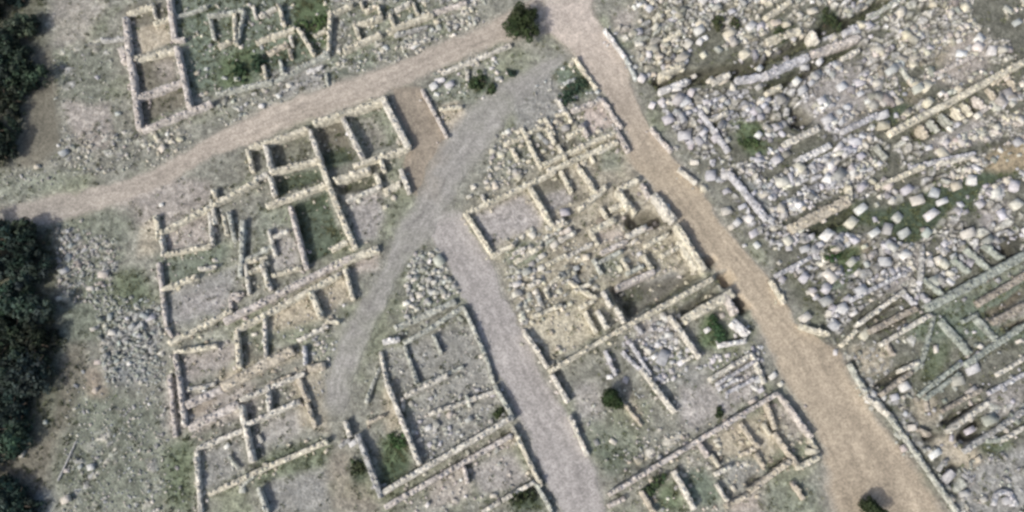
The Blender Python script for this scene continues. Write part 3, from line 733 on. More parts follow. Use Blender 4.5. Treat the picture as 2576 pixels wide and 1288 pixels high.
   ('B',0,0.5,0.6,'pale',[(1960, 575), (2060, 530)]),
   ('B',0,0.45,0.5,'moss',[(2130, 300), (2110, 420), (2060, 560)]),
 ]),
 ('ruined_house', 'low ruin of long pale strips round dark sunken pits at lower right', [
   ('B',0,0.55,0.9,'pale',[(2200, 885), (2250, 838), (2300, 795), (2405, 738)]),
   ('B',0,0.6,0.7,'grey',[(2280, 985), (2340, 940), (2400, 902), (2500, 835), (2590, 775)]),
   ('B',0,0.5,0.7,'moss',[(2080, 720), (2150, 660), (2260, 590)]),
   ('B',0,0.5,0.7,'umber',[(2170, 780), (2270, 720), (2370, 670)]),
   ('B',0,0.5,0.7,'umber',[(1860, 700), (1940, 630), (2020, 580)]),
   ('B',0,0.5,0.6,'umber',[(2080, 690), (2100, 780)]),
   ('B',0,0.5,0.6,'pale',[(2460, 930), (2520, 900), (2590, 860)]),
   ('B',0,0.5,0.6,'moss',[(2390, 930), (2480, 925)]),
   ('B',0,0.5,0.6,'umber',[(2050, 870), (2110, 900)]),
   ('B',0,0.5,0.6,'lilac',[(2430, 1255), (2440, 1205), (2480, 1180), (2520, 1200), (2530, 1260)]),
   ('B',0,0.5,0.6,'lilac',[(2400, 690), (2500, 640), (2590, 590)]),
   ('B',0,0.4,0.5,'grey',[(2150, 1080), (2150, 1030), (2200, 1020)]),
   ('B',0,0.45,0.6,'moss',[(2560, 840), (2510, 800)]),
 ]),
]
# ------------------------------------------------------------------ ground sheet
XF = np.arange(-52, 52.01, .125); YF = np.arange(-27, 31.01, .125)
ext = np.array([.3,.8,1.8,4,8,16,32,64,128,256,512,1024,2048])
GX = np.r_[XF[0]-ext[::-1], XF, XF[-1]+ext]; GY = np.r_[YF[0]-ext[::-1], YF, YF[-1]+ext]
NX, NY = len(GX), len(GY)
XX, YY = np.meshgrid(GX, GY)
def poly_mask(poly, feather):
    P = np.array(poly); m = np.zeros((NY, NX), np.float32)
    x0, x1 = P[:,0].min()-3*feather-1, P[:,0].max()+3*feather+1; y0, y1 = P[:,1].min()-3*feather-1, P[:,1].max()+3*feather+1
    i0, i1 = np.searchsorted(GX, [x0, x1]); j0, j1 = np.searchsorted(GY, [y0, y1])
    if i1-i0 < 2 or j1-j0 < 2: return m, (0,0,0,0)
    X = XX[j0:j1, i0:i1]; Y = YY[j0:j1, i0:i1]
    amp = min(.5, feather*.9)
    X = X + (fbm(X, Y, 1.6, 5)-.5)*2*amp; Y = Y + (fbm(X, Y, 1.6, 91)-.5)*2*amp
    ins = np.zeros(X.shape, bool); n = len(P)
    for a in range(n):
        xa, ya = P[a]; xb, yb = P[(a+1) % n]
        if ya == yb: continue
        c = ((ya > Y) != (yb > Y)) & (X < (xb-xa)*(Y-ya)/(yb-ya)+xa)
        ins ^= c
    f = ins.astype(np.float32); k = max(1, int(round(feather/.13/2)))
    for _ in range(2):
        for ax in (0, 1):
            pad = [(0,0),(0,0)]; pad[ax] = (k+1, k)
            cs = np.cumsum(np.pad(f, pad, mode='edge'), axis=ax)
            f = (np.take(cs, range(2*k+1, cs.shape[ax]), ax) - np.take(cs, range(0, cs.shape[ax]-2*k-1), ax))/(2*k+1)
    m[j0:j1, i0:i1] = f
    return m, (i0, i1, j0, j1)
roadmask = np.zeros((NY, NX), np.float32)
rm = []
for nm, colr, off, Lw, Rw in ROADW:
    m, _ = poly_mask(list(Lw[::4]) + list(Rw[::-4]), .4); rm.append(m); roadmask = np.maximum(roadmask, m)
HH = (fbm(XX, YY, 14, 3, 2)-.5)*.5
HH = HH + (1-roadmask)*((fbm(XX, YY, .9, 31, 3)-.5)*.16)
inner = (np.abs(XX) < 63) & (YY > -27) & (YY < 41)
far = np.clip((np.hypot(XX, YY)-60)/200, 0, 1)
HH = HH*(1-far)
Ccol = np.empty((NY, NX, 3), np.float32); Ccol[:] = GC['base']
var = fbm(XX, YY, 6, 77, 4)[..., None]
Ccol *= .8 + .4*var
Ccol = Ccol*(1-.35*np.clip((fbm(XX, YY, 3.2, 11, 4)-.5)*5, 0, 1)[..., None]*np.array([.25,.1,.45]))
greenness = np.zeros((NY, NX), np.float32)
wallmask = np.zeros((NY, NX), np.float32)
for nm, label, walls in RUINS:
    for c, r, wd, hg, ti, pts in walls:
        P = np.array([un(*K(c, r, *p), hg*.88) for p in pts]); P = resample(P, max(3, int(len(P)*3)))
        t_ = np.gradient(P, axis=0); t_ /= np.linalg.norm(t_, axis=1)[:, None]+1e-9; q_ = np.c_[-t_[:,1], t_[:,0]]*(wd/2+.45)
        m, b_ = poly_mask(list(P+q_) + list((P-q_)[::-1]), .25)
        wallmask = np.maximum(wallmask, m)
stony_ok = np.ones((NY, NX), np.float32)
OKF = dict(dark=.05, dgrass=.08, grass=.12, tgreen=.35, olive=.3, bpink=.25, tan=.4, tanfloor=.1, brown=.2, orange=.1, ggreen=.7, scrub=.4, pinkgrey=.55)
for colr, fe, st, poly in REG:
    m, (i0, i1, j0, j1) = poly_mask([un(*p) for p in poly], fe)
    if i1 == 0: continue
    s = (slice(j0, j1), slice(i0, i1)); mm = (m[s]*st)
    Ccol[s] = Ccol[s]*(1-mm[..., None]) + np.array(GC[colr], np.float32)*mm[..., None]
    g = 1. if colr in ('grass', 'dgrass') else .55 if colr in ('tgreen', 'scrub') else .25 if colr in ('ggreen', 'olive') else 0.
    greenness[s] = greenness[s]*(1-mm) + g*mm
    ok = OKF.get(colr, .9 if colr == 'lilac' and poly[0][0] > 1560 else .35 if colr in ('lilac', 'grey') and poly[0][0] < 1560 else 1.)
    stony_ok[s] = stony_ok[s]*(1-mm) + ok*mm
for (nm, colr, off, Lw, Rw), m in zip(ROADW, rm):
    k = .55*m[..., None]
    Ccol = Ccol*(1-k) + np.array(GC[colr], np.float32)*k; greenness *= 1-m
# beds of tumbled stone: every cell a stone of its own height and colour
BEDS = [([(1560,-60),(2680,-60),(2680,650),(2100,850),(1960,640),(1700,330),(1610,160),(1530,80)], 1.0, 'lilac'), ([(2050,840),(2680,640),(2680,1350),(2370,1350)], .55, 'mix'),
  ([(1250,600),(1420,560),(1500,700),(1330,860),(1290,760)], .8, 'grey'), ([(1480,540),(1760,560),(1790,680),(1560,760)], .5, 'cream'), ([(1040,640),(1130,620),(1165,740),(1020,790)], .8, 'grey'),
  ([(450,-20),(1240,-40),(1180,80),(560,250),(480,240)], .6, 'mix'), ([(540,240),(1000,100),(1200,40),(1230,70),(900,190),(560,330)], .5, 'grey'),
  ([(230,740),(400,750),(420,960),(270,960)], .7, 'grey'), ([(140,560),(300,600),(280,760),(140,760)], .6, 'mix'), ([(140,340),(460,310),(520,400),(170,450)], .5, 'mix'),
  ([(1240,330),(1500,260),(1560,320),(1210,480)], .6, 'cream'), ([(1540,840),(1700,780),(1780,920),(1640,980)], .6, 'lilac'), ([(1010,1000),(1260,960),(1290,1050),(1070,1160)], .6, 'grey'),
  ([(1560,1130),(1960,1010),(2060,1130),(1860,1288),(1620,1288)], .45, 'cream'), ([(170,930),(400,960),(480,1288),(160,1288)], .4, 'grey'), ([(130,60),(290,100),(300,360),(150,380)], .35, 'grey')]
inn = (slice(len(ext), NY-len(ext)), slice(len(ext), NX-len(ext)))
Xi, Yi = XX[inn], YY[inn]
Xw = Xi + (fbm(Xi, Yi, .5, 601, 2)-.5)*.3; Yw = Yi + (fbm(Xi, Yi, .5, 607, 2)-.5)*.3
Xo = (Xw*math.cos(R(28)) + Yw*math.sin(R(28)))/1.5; Yo = -Xw*math.sin(R(28)) + Yw*math.cos(R(28))
v1, c1, e1 = worley(Xo, Yo, .42, 71); v2, c2, e2 = worley(Xo+7, Yo-3, .8, 79)
big = fbm(Xi, Yi, 4., 613, 2) > .53
sv = np.where(big, v2, v1); sc_ = np.where(big, c2, c1); se = np.where(big, e2, e1)
gap = np.clip(se/.24, 0, 1)
open_ = np.clip((fbm(Xi, Yi, 3.4, 631, 4)-.40)/.10, 0, 1)
PAL = {'lilac': ('lilac','lilac','pale','lilac','grey','white'), 'mix': ('grey','green','pale','lilac','pink','teal'), 'grey': ('grey','pale','green','teal','grey','white'), 'cream': ('pale','pale','tan','grey','pink','cream')}
bedcover = np.zeros((NY, NX), np.float32)
for poly, amt, pal in BEDS:
    m, b_ = poly_mask([un(*p) for p in poly], 1.2); m = m[inn]*(1-roadmask[inn])*open_*stony_ok[inn]*(1-wallmask[inn])
    on = m*amt; use = np.clip((on - .10 - sc_*.5)*6, 0, 1)*gap
    HH[inn] += use*(.05+.34*sv)*amt - (m*amt)*(1-gap)*.25
    p_ = np.array([T[t] for t in PAL[pal]])*.86
    if pal == 'lilac':
        p2 = np.array([T[t] for t in ('cream','pale','green','pale','grey','white')])*.86
        Ui, Vi = proj(Xi, Yi); f = np.clip((230-.30*(Ui-1600) - Vi)/50, 0, 1)[..., None]; f = np.maximum(f, np.clip((Ui-2120)/120, 0, 1)[..., None]*.6)
        k_ = (sc_*5.99).astype(int); cc = p_[k_]*(1-f) + p2[k_]*f
    else: cc = p_[(sc_*5.99).astype(int)]
    cc = cc*(.7+.6*((sv*7.3) % 1))[..., None]
    Ccol[inn] = Ccol[inn]*(1-use[..., None]*.85) + cc*use[..., None]*.85
    bedcover[inn] = np.maximum(bedcover[inn], use)
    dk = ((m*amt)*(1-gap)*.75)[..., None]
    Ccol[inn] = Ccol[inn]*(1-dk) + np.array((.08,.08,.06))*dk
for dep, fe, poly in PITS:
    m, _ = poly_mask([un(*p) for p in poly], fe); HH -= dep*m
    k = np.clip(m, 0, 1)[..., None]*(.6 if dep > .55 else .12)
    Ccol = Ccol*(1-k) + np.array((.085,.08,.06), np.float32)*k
# patchy wear inside every region
Ccol *= (.82 + .36*fbm(XX, YY, 1.1, 201, 3))[..., None]
calm = np.clip(stony_ok*1.15-.1, .12, 1)*(1-roadmask)
Ccol *= (1 + (.10+.38*calm)*(vnoise(XX, YY, .42, 33)-.5))[..., None]
sp_ = vnoise(XX, YY, .30, 39); Ccol *= (1 + calm*(.24*(sp_ > .82) - .20*(sp_ < .18)))[..., None]
def lookup(A, x, y):
    i = np.clip(np.searchsorted(GX, x)-1, 0, NX-2); j = np.clip(np.searchsorted(GY, y)-1, 0, NY-2)
    fx = (x-GX[i])/(GX[i+1]-GX[i]); fy = (y-GY[j])/(GY[j+1]-GY[j])
    return (A[j,i]*(1-fx)+A[j,i+1]*fx)*(1-fy)+(A[j+1,i]*(1-fx)+A[j+1,i+1]*fx)*fy
def lookup3(A, x, y): return np.stack([lookup(A[..., k], x, y) for k in range(3)], -1)
def H(x, y): return float(lookup(HH, np.array(x), np.array(y)))

# ------------------------------------------------------------------ materials
def newmat(name):
    m = bpy.data.materials.new(name); m.use_nodes = True
    return m, m.node_tree, m.node_tree.nodes['Principled BSDF']
def node(t, typ, **kw):
    n = t.nodes.new(typ)
    for k, v in kw.items(): setattr(n, k, v)
    return n
def stony(name, scale, lo, hi, rough=.95, bump=.4, cells=True, dist=.05, fine=None):
    m, t, p = newmat(name); L = t.links.new
    at = node(t, 'ShaderNodeAttribute', attribute_name='tint')
    tc = node(t, 'ShaderNodeTexCoord')
    nz = node(t, 'ShaderNodeTexNoise'); nz.inputs['Scale'].default_value = scale; nz.inputs['Detail'].default_value = 6
    L(tc.outputs['Object'], nz.inputs['Vector'])
    mr = node(t, 'ShaderNodeMapRange'); mr.inputs[1].default_value = .3; mr.inputs[2].default_value = .7; mr.inputs[3].default_value = lo; mr.inputs[4].default_value = hi
    L(nz.outputs[0], mr.inputs[0])
    mx = node(t, 'ShaderNodeMix', data_type='RGBA', blend_type='MULTIPLY'); mx.inputs[0].default_value = 1
    L(at.outputs['Color'], mx.inputs[6]); L(mr.outputs[0], mx.inputs[7])
    out = mx.outputs[2]; hgt = nz.outputs[0]
    if cells:
        vo = node(t, 'ShaderNodeTexVoronoi'); vo.inputs['Scale'].default_value = fine or scale*.9
        L(tc.outputs['Object'], vo.inputs['Vector'])
        hs = node(t, 'ShaderNodeSeparateColor'); L(vo.outputs['Color'], hs.inputs[0])
        m2 = node(t, 'ShaderNodeMapRange'); m2.inputs[3].default_value = .72; m2.inputs[4].default_value = 1.25
        L(hs.outputs[0], m2.inputs[0])
        mx2 = node(t, 'ShaderNodeMix', data_type='RGBA', blend_type='MULTIPLY'); mx2.inputs[0].default_value = 1
        L(out, mx2.inputs[6]); L(m2.outputs[0], mx2.inputs[7]); out = mx2.outputs[2]
        ad = node(t, 'ShaderNodeMath', operation='SUBTRACT'); L(nz.outputs[0], ad.inputs[0]); L(vo.outputs['Distance'], ad.inputs[1]); hgt = ad.outputs[0]
    bp = node(t, 'ShaderNodeBump'); bp.inputs['Strength'].default_value = bump; bp.inputs['Distance'].default_value = dist
    L(hgt, bp.inputs['Height']); L(bp.outputs[0], p.inputs['Normal'])
    L(out, p.inputs['Base Color']); p.inputs['Roughness'].default_value = rough
    p.inputs['Specular IOR Level'].default_value = .15
    return m
M_GROUND = stony('earth_and_gravel', 2.2, .72, 1.28, bump=.6, cells=True, dist=.06, fine=7.0)
M_ROAD = stony('packed_dirt', 1.3, .86, 1.12, bump=.3, cells=True, dist=.02, fine=9.0)
M_WALL = stony('rubble_masonry', 5.0, .75, 1.22, bump=.7, cells=True, dist=.06, fine=4.2)
M_ROCK = stony('weathered_limestone', 3.0, .72, 1.2, bump=.5, cells=False, dist=.06)
def leafy(name):
    m, t, p = newmat(name); L = t.links.new
    at = node(t, 'ShaderNodeAttribute', attribute_name='tint'); L(at.outputs['Color'], p.inputs['Base Color'])
    p.inputs['Roughness'].default_value = .7; p.inputs['Specular IOR Level'].default_value = .2
    return m
M_LEAF = leafy('foliage'); M_BARK = stony('bark', 9, .6, 1.2, bump=.6, cells=False)
M_WOOD = stony('bleached_timber', 6, .8, 1.15, bump=.3, cells=False)

# ------------------------------------------------------------------ object helpers
def mesh_obj(name, V, F, tint, mat, parent=None, loc=(0,0,0), smooth=False):
    V = np.asarray(V, np.float32).reshape(-1, 3); me = bpy.data.meshes.new(name)
    if isinstance(F, np.ndarray):
        nf, k = F.shape
        me.vertices.add(len(V)); me.vertices.foreach_set('co', V.ravel())
        me.loops.add(nf*k); me.loops.foreach_set('vertex_index', F.astype(np.int32).ravel())
        me.polygons.add(nf); me.polygons.foreach_set('loop_start', np.arange(0, nf*k, k, dtype=np.int32))
        me.update(calc_edges=True)
    else:
        me.from_pydata([tuple(map(float, v)) for v in V], [], F)
    a = me.attributes.new('tint', 'FLOAT_COLOR', 'POINT')
    c = np.ones((len(V), 4), np.float32); c[:, :3] = tint
    a.data.foreach_set('color', c.ravel())
    if smooth: me.polygons.foreach_set('use_smooth', np.ones(len(me.polygons), bool))
    me.materials.append(mat)
    o = bpy.data.objects.new(name, me); COL.objects.link(o); o.location = loc
    if parent: o.parent = parent
    return o
def tag(o, label=None, cat=None, group=None, kind=None):
    if label: o['label'] = label
    if cat: o['category'] = cat
    if group: o['group'] = group
    if kind: o['kind'] = kind
    return o
def empty(name, x, y, z, label, cat, group=None):
    o = bpy.data.objects.new(name, None); COL.objects.link(o); o.location = (x, y, z); o.empty_display_size = .5
    return tag(o, label, cat, group)

# ground object
idx = np.arange(NX*NY).reshape(NY, NX)
F = np.stack([idx[:-1,:-1], idx[:-1,1:], idx[1:,1:], idx[1:,:-1]], -1).reshape(-1, 4)
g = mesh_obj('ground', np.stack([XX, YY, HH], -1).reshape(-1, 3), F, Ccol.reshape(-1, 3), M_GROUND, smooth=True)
tag(g, kind='structure')
# road sheets draped on the ground
for nm, colr, off, Lw, Rw in ROADW:
    n = len(Lw); k = 40
    tt = np.linspace(0, 1, k)[None, :, None]
    jl = (fbm(Lw[:,0], Lw[:,1], 1.2, 61, 3)-.5)*.9; jr = (fbm(Rw[:,0], Rw[:,1], 1.2, 67, 3)-.5)*.9
    D = Rw-Lw; D /= np.linalg.norm(D, axis=1)[:, None]
    P = (Lw+D*jl[:,None])[:, None]*(1-tt) + (Rw+D*jr[:,None])[:, None]*tt
    z = lookup(HH, P[..., 0], P[..., 1]) + off
    edge = np.minimum(tt[..., 0], 1-tt[..., 0]); z = z - np.where(edge < .001, off+.03, 0)
    V = np.concatenate([P, z[..., None]], -1).reshape(-1, 3)
    ix = np.arange(n*k).reshape(n, k)
    F = np.stack([ix[:-1,:-1], ix[:-1,1:], ix[1:,1:], ix[1:,:-1]], -1).reshape(-1, 4)
    if V[1,0]-V[0,0] > 0 and nm in (): F = F[:, ::-1]
    c = np.array(GC[colr])[None]*(.80+.4*fbm(V[:,0], V[:,1], 3.0, 41, 4))[:, None]
    # worn lighter and darker streaks along the way of travel
    s = (np.arange(n)[:, None]*.04 + 0*np.arange(k)[None]); q = np.arange(k)[None]*.35 + 0*s
    st = vnoise(s*1.2, q*1.6, 1, 9).reshape(-1)
    c = c*(.9+.2*st)[:, None]
    fw = {'gravel_track': .22, 'olive_track': .3, 'dirt_road': .16, 'earth_lane': .1}.get(nm, .10)
    ed = (np.minimum(tt[..., 0], 1-tt[..., 0])+0*P[..., 0]).reshape(-1)
    al = np.clip(ed/fw + (fbm(V[:,0], V[:,1], .9, 83, 3)-.5)*1.2, 0, 1)
    if nm == 'gravel_track': al *= np.clip(.35+1.5*(fbm(V[:,0], V[:,1], 1.5, 97, 3)-.3), .1, .9)
    if nm in ('gravel_track', 'wide_road', 'dirt_road', 'stone_street'):     # wheel ruts and trodden streaks that wander along the way
        ac = (tt[..., 0]+0*P[..., 0]).reshape(-1); sl_ = (np.arange(n)[:, None]*.11 + 0*tt[..., 0]).reshape(-1)
        wob = (fbm(sl_, sl_*0, 3, 131, 2)-.5)*.25
        stk = vnoise(sl_*.5, (ac+wob)*14, 1, 137)*.6 + vnoise(sl_*1.5, (ac+wob)*30, 1, 139)*.4
        c = c*((.90 if nm != 'gravel_track' else .72) + (.20 if nm != 'gravel_track' else .56)*stk)[:, None]
        for r0 in (.36, .62): c = c*(1 - .10*np.exp(-((ac+wob*.5-r0)/.035)**2))[:, None]
    if nm in ('dirt_road', 'earth_lane'): al = np.minimum(al, .92)
    en = np.clip(np.minimum(np.arange(n), n-1-np.arange(n))/12., 0, 1)[:, None] + 0*tt[..., 0]; al = al*en.reshape(-1)
    c_under = lookup3(Ccol, V[:,0], V[:,1])
    blend_later = al[:, None]
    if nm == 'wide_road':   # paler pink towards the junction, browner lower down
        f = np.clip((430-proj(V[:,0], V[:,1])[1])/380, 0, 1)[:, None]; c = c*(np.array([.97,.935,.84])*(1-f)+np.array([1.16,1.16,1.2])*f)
    if nm == 'dirt_road':
        f = np.clip((520-proj(V[:,0], V[:,1])[0])/420, 0, 1)[:, None]; c = c*(1-.14*f*np.array([1.2,1.,.8]))
    c = c*blend_later + c_under*(1-blend_later)
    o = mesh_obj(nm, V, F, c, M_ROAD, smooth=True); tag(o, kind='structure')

# ------------------------------------------------------------------ stones
def hull_rock(r, n, box):
    """an angular stone: the convex hull of points on a rounded box"""
    import bmesh
    p = r.normal(0, 1, (n, 3)); e = 2 + box*6
    p /= ((np.abs(p)**e).sum(1)**(1/e))[:, None]; p *= r.uniform(.72, 1.12, (n, 1))
    if box > .6:
        c = np.array([(a, b, d) for a in (-1,1) for b in (-1,1) for d in (-1,1)], float)*r.uniform(.78, 1.0, (8, 3)); p = np.concatenate([c, p*.9])
    bm = bmesh.new()
    for q in p: bm.verts.new(q)
    g = bmesh.ops.convex_hull(bm, input=bm.verts)
    bmesh.ops.delete(bm, geom=[v for v in bm.verts if not v.link_faces], context='VERTS')
    bmesh.ops.triangulate(bm, faces=bm.faces[:]); bm.verts.index_update()
    V = np.array([v.co[:] for v in bm.verts]); F = np.array([[v.index for v in f.verts] for f in bm.faces]); bm.free()
    return V, F
ROCKS = [hull_rock(rng, n, b) for b in (.25, .7, 1.) for n in (8, 9, 10, 12, 14)]
BOX = np.array([(-1,-1,-1),(1,-1,-1),(1,1,-1),(-1,1,-1),(-1,-1,1),(1,-1,1),(1,1,1),(-1,1,1)], float)
BF = np.array([(0,3,2,1),(4,5,6,7),(0,1,5,4),(1,2,6,5),(2,3,7,6),(3,0,4,7)])
BF3 = np.array([t for f in BF for t in ((f[0], f[1], f[2]), (f[0], f[2], f[3]))])
def rotz(V, a):
    c, s = math.cos(a), math.sin(a); return np.c_[V[:,0]*c-V[:,1]*s, V[:,0]*s+V[:,1]*c, V[:,2]]
class Heap:
    def __init__(s): s.V = []; s.F = []; s.C = []; s.n = 0
    def add(s, V, F, c):
        s.V.append(V); s.F.append(F+s.n); s.C.append(np.broadcast_to(np.asarray(c, float), (len(V), 3))); s.n += len(V)
    def build(s, name, mat, parent=None):
        return mesh_obj(name, np.concatenate(s.V), np.concatenate(s.F), np.concatenate(s.C), mat, parent)
rubble = Heap()
def tinted(t, sp=.14):
    c = np.array(T[t] if isinstance(t, str) else t)
    return np.clip(c*(1+rng.normal(0, sp))*(1+rng.normal(0, .015, 3)), .02, .8)
def loose(x, y, s, t, flat=.6, rot=None):
    if rng.random() < .55:
        RV, RF = BOX*rng.uniform(.72, 1., (8, 3)), BF3
    else: RV, RF = ROCKS[rng.integers(4, len(ROCKS))]
    V = RV*np.array([s*.5*rng.uniform(.9,1.6), s*.5*rng.uniform(.7,1.1), s*.5*flat*rng.uniform(.7,1.2)])
    V = rotz(V, (R(28) + (rng.random() < .35)*R(90) + rng.normal(0, .3)) if rng.random() < .7 else rng.uniform(0, 6.28))
    if rng.random() < .5: V[:, 2] += V[:, 0]*rng.normal(0, .25) + V[:, 1]*rng.normal(0, .25)
    z = H(x, y)
    rubble.add(V + np.array([x, y, z + s*.5*flat*.35]), RF, tinted(t))

# ------------------------------------------------------------------ walls
WALLS = []      # world centre lines of every wall, for rubble and weeds
def wall_mesh(pts, wd, hgt, tint, parent, ruin=.32, name='wall'):
    """pts: image points of the wall's top; a core of mortared rubble plus the irregular stones of its top courses."""
    P0 = np.array([un(u, v, hgt*.88) for u, v in pts])
    ch = P0[-1]-P0[0]; cl = np.hypot(*ch)
    if cl > .5:                                # walls were laid out straight: pull small kinks back to the line
        ch = ch/cl; rel = P0-P0[0]; al = rel@ch; dv = rel - al[:, None]*ch
        if np.hypot(*dv.T).max() < .75: P0 = P0 - dv*.85
    L = np.hypot(*np.diff(P0, axis=0).T).sum(); n = max(4, int(L/.2)+1)
    P = resample(P0, n); P = smooth_line(P, 1)
    hgt = hgt*.88; wd = wd*.72
    T_ = np.gradient(P, axis=0); T_ /= np.linalg.norm(T_, axis=1)[:, None]+1e-9; N_ = np.c_[-T_[:,1], T_[:,0]]
    sd = rng.integers(1000)
    top = hgt*(1 - ruin*np.clip((fbm(P[:,0], P[:,1], 2.6, sd, 3)-.42)*2.2, 0, 1)) 
    base = np.array([H(x, y) for x, y in P])
    o0 = np.array([P[:,0].mean(), P[:,1].mean(), 0])
    ctr = np.array(tint if not isinstance(tint, str) else T[tint])
    h = Heap()
    NC = 5                                     # points across the top
    wl = wd/2*(1+rng.normal(0, .10, n)); wr = wd/2*(1+rng.normal(0, .10, n))
    ctr = ctr*.93
    q = np.linspace(1, -1, NC)
    course = top + (np.floor(fbm(P[:,0], P[:,1], .9, sd+3, 2)*5)/5-.5)*.10     # worn stepped top
    ring = [np.c_[P+N_*(wl*1.06)[:,None], base-.5]]
    for a in q: ring.append(np.c_[P+N_*np.where(a > 0, wl, wr)[:,None]*a, np.maximum(course + rng.normal(0, .035, n) - .05*abs(a)**3, base-.05)])
    ring.append(np.c_[P-N_*(wr*1.06)[:,None], base-.5])
    ring = np.stack(ring, 1); kk = NC+2
    V = ring.reshape(-1, 3) - o0
    F = []
    for i in range(n-1):
        a = i*kk; b = a+kk
        for k in range(kk-1): F.append((a+k, a+k+1, b+k+1, b+k))
    for k in range(1, kk-1): F.append((0, k+1, k, k)); F.append(((n-1)*kk, (n-1)*kk+k, (n-1)*kk+k+1, (n-1)*kk+k+1))
    F3 = []
    for f in F:
        F3.append((f[0], f[1], f[2]))
        if f[3] != f[2]: F3.append((f[0], f[2], f[3]))
    pv = ctr[None]*(1 + rng.normal(0, .13, (len(V), 1)))*(.82+.34*fbm(V[:,0], V[:,1], 1.2, sd+9, 3))[:, None]
    pv = np.where(rng.random((len(V), 1)) < .05, pv*.6, pv)
    h.add(V, np.array(F3)[:, ::-1], np.clip(pv, .03, .8))
    d = np.r_[0, np.cumsum(np.hypot(*np.diff(P, axis=0).T))]
    for _ in range(int(L*2.6)):                # stones standing proud of the worn top
        m_ = rng.uniform(0, L); x, y = np.interp(m_, d, P[:,0]), np.interp(m_, d, P[:,1])
        tx, ty = np.interp(m_, d, T_[:,0]), np.interp(m_, d, T_[:,1]); tz = np.interp(m_, d, course)
        off = rng.uniform(-.36, .36)*wd; ln = rng.uniform(.16, .36)
        B = BOX*np.array([ln/2, ln*rng.uniform(.3, .45), rng.uniform(.06, .11)])
        B[4:, :2] *= rng.uniform(.8, .97); B = B + rng.normal(0, .012, B.shape)
        B = rotz(B, math.atan2(ty, tx) + rng.normal(0, .12)) + np.array([x-ty*off, y+tx*off, tz+.0]) - o0
        h.add(B, BF3, np.clip(ctr*(1+rng.normal(0, .11))*(1+rng.normal(0, .012, 3)), .03, .8))
    o = h.build(name, M_WALL, parent)
    if parent is None: o.location = o0
    else: o.location = o0 - np.array(parent.location)
    WALLS.append((P, N_, wd, hgt, ctr))
    return o

def snap(pts, deg=None):
    """turn a short straight wall so that it runs with the town's two street directions"""
    P = np.array(pts, float); c = P[[0, -1]].mean(0); d = P[-1]-P[0]; L = np.hypot(*d)
    rel = P-P[0]; dev = np.abs(rel[:,0]*d[1]-rel[:,1]*d[0]).max()/max(L, 1e-6)
    if dev > .22*L: return pts
    ns = np.interp(c[0], [330, 900, 1300, 1750, 2200], [.12, .33, .5, .65, .72]); axes = [np.array((1., -.5)), np.array((ns, 1.))]
    best = max(axes, key=lambda a: abs(a@d)/np.hypot(*a)); best = best/np.hypot(*best)
    if best@d < 0: best = -best
    return [tuple(c-best*L/2), tuple(c+best*L/2)]
CATS = {'ruined_house': 'ruin', 'boundary_wall': 'wall', 'ruined_wall': 'wall', 'garden_wall': 'wall', 'retaining_wall': 'wall', 'roadside_wall': 'wall', 'stone_steps': 'steps'}
for nm, label, walls in RUINS:
    ps = []
    for c, r, wd, hg, ti, pts in walls: ps += [un(*K(c, r, *p), hg) for p in pts]
    cx, cy = np.mean(ps, axis=0)
    root = empty(nm, cx, cy, 0, label, CATS[nm]); root['kind'] = 'thing'
    stray = label.startswith(('overgrown', 'tan tumbled', 'small ruined house', 'broken pale', 'ruined rooms behind', 'large ruined block'))
    for c, r, wd, hg, ti, pts in walls:
        ip = [K(c, r, *p) for p in pts]
        if stray and len(pts) < 4 and math.dist(ip[0], ip[-1]) < 75: ip = snap(ip)
        wall_mesh(ip, wd, hg, ti, root, name='step' if nm == 'stone_steps' else 'wall')

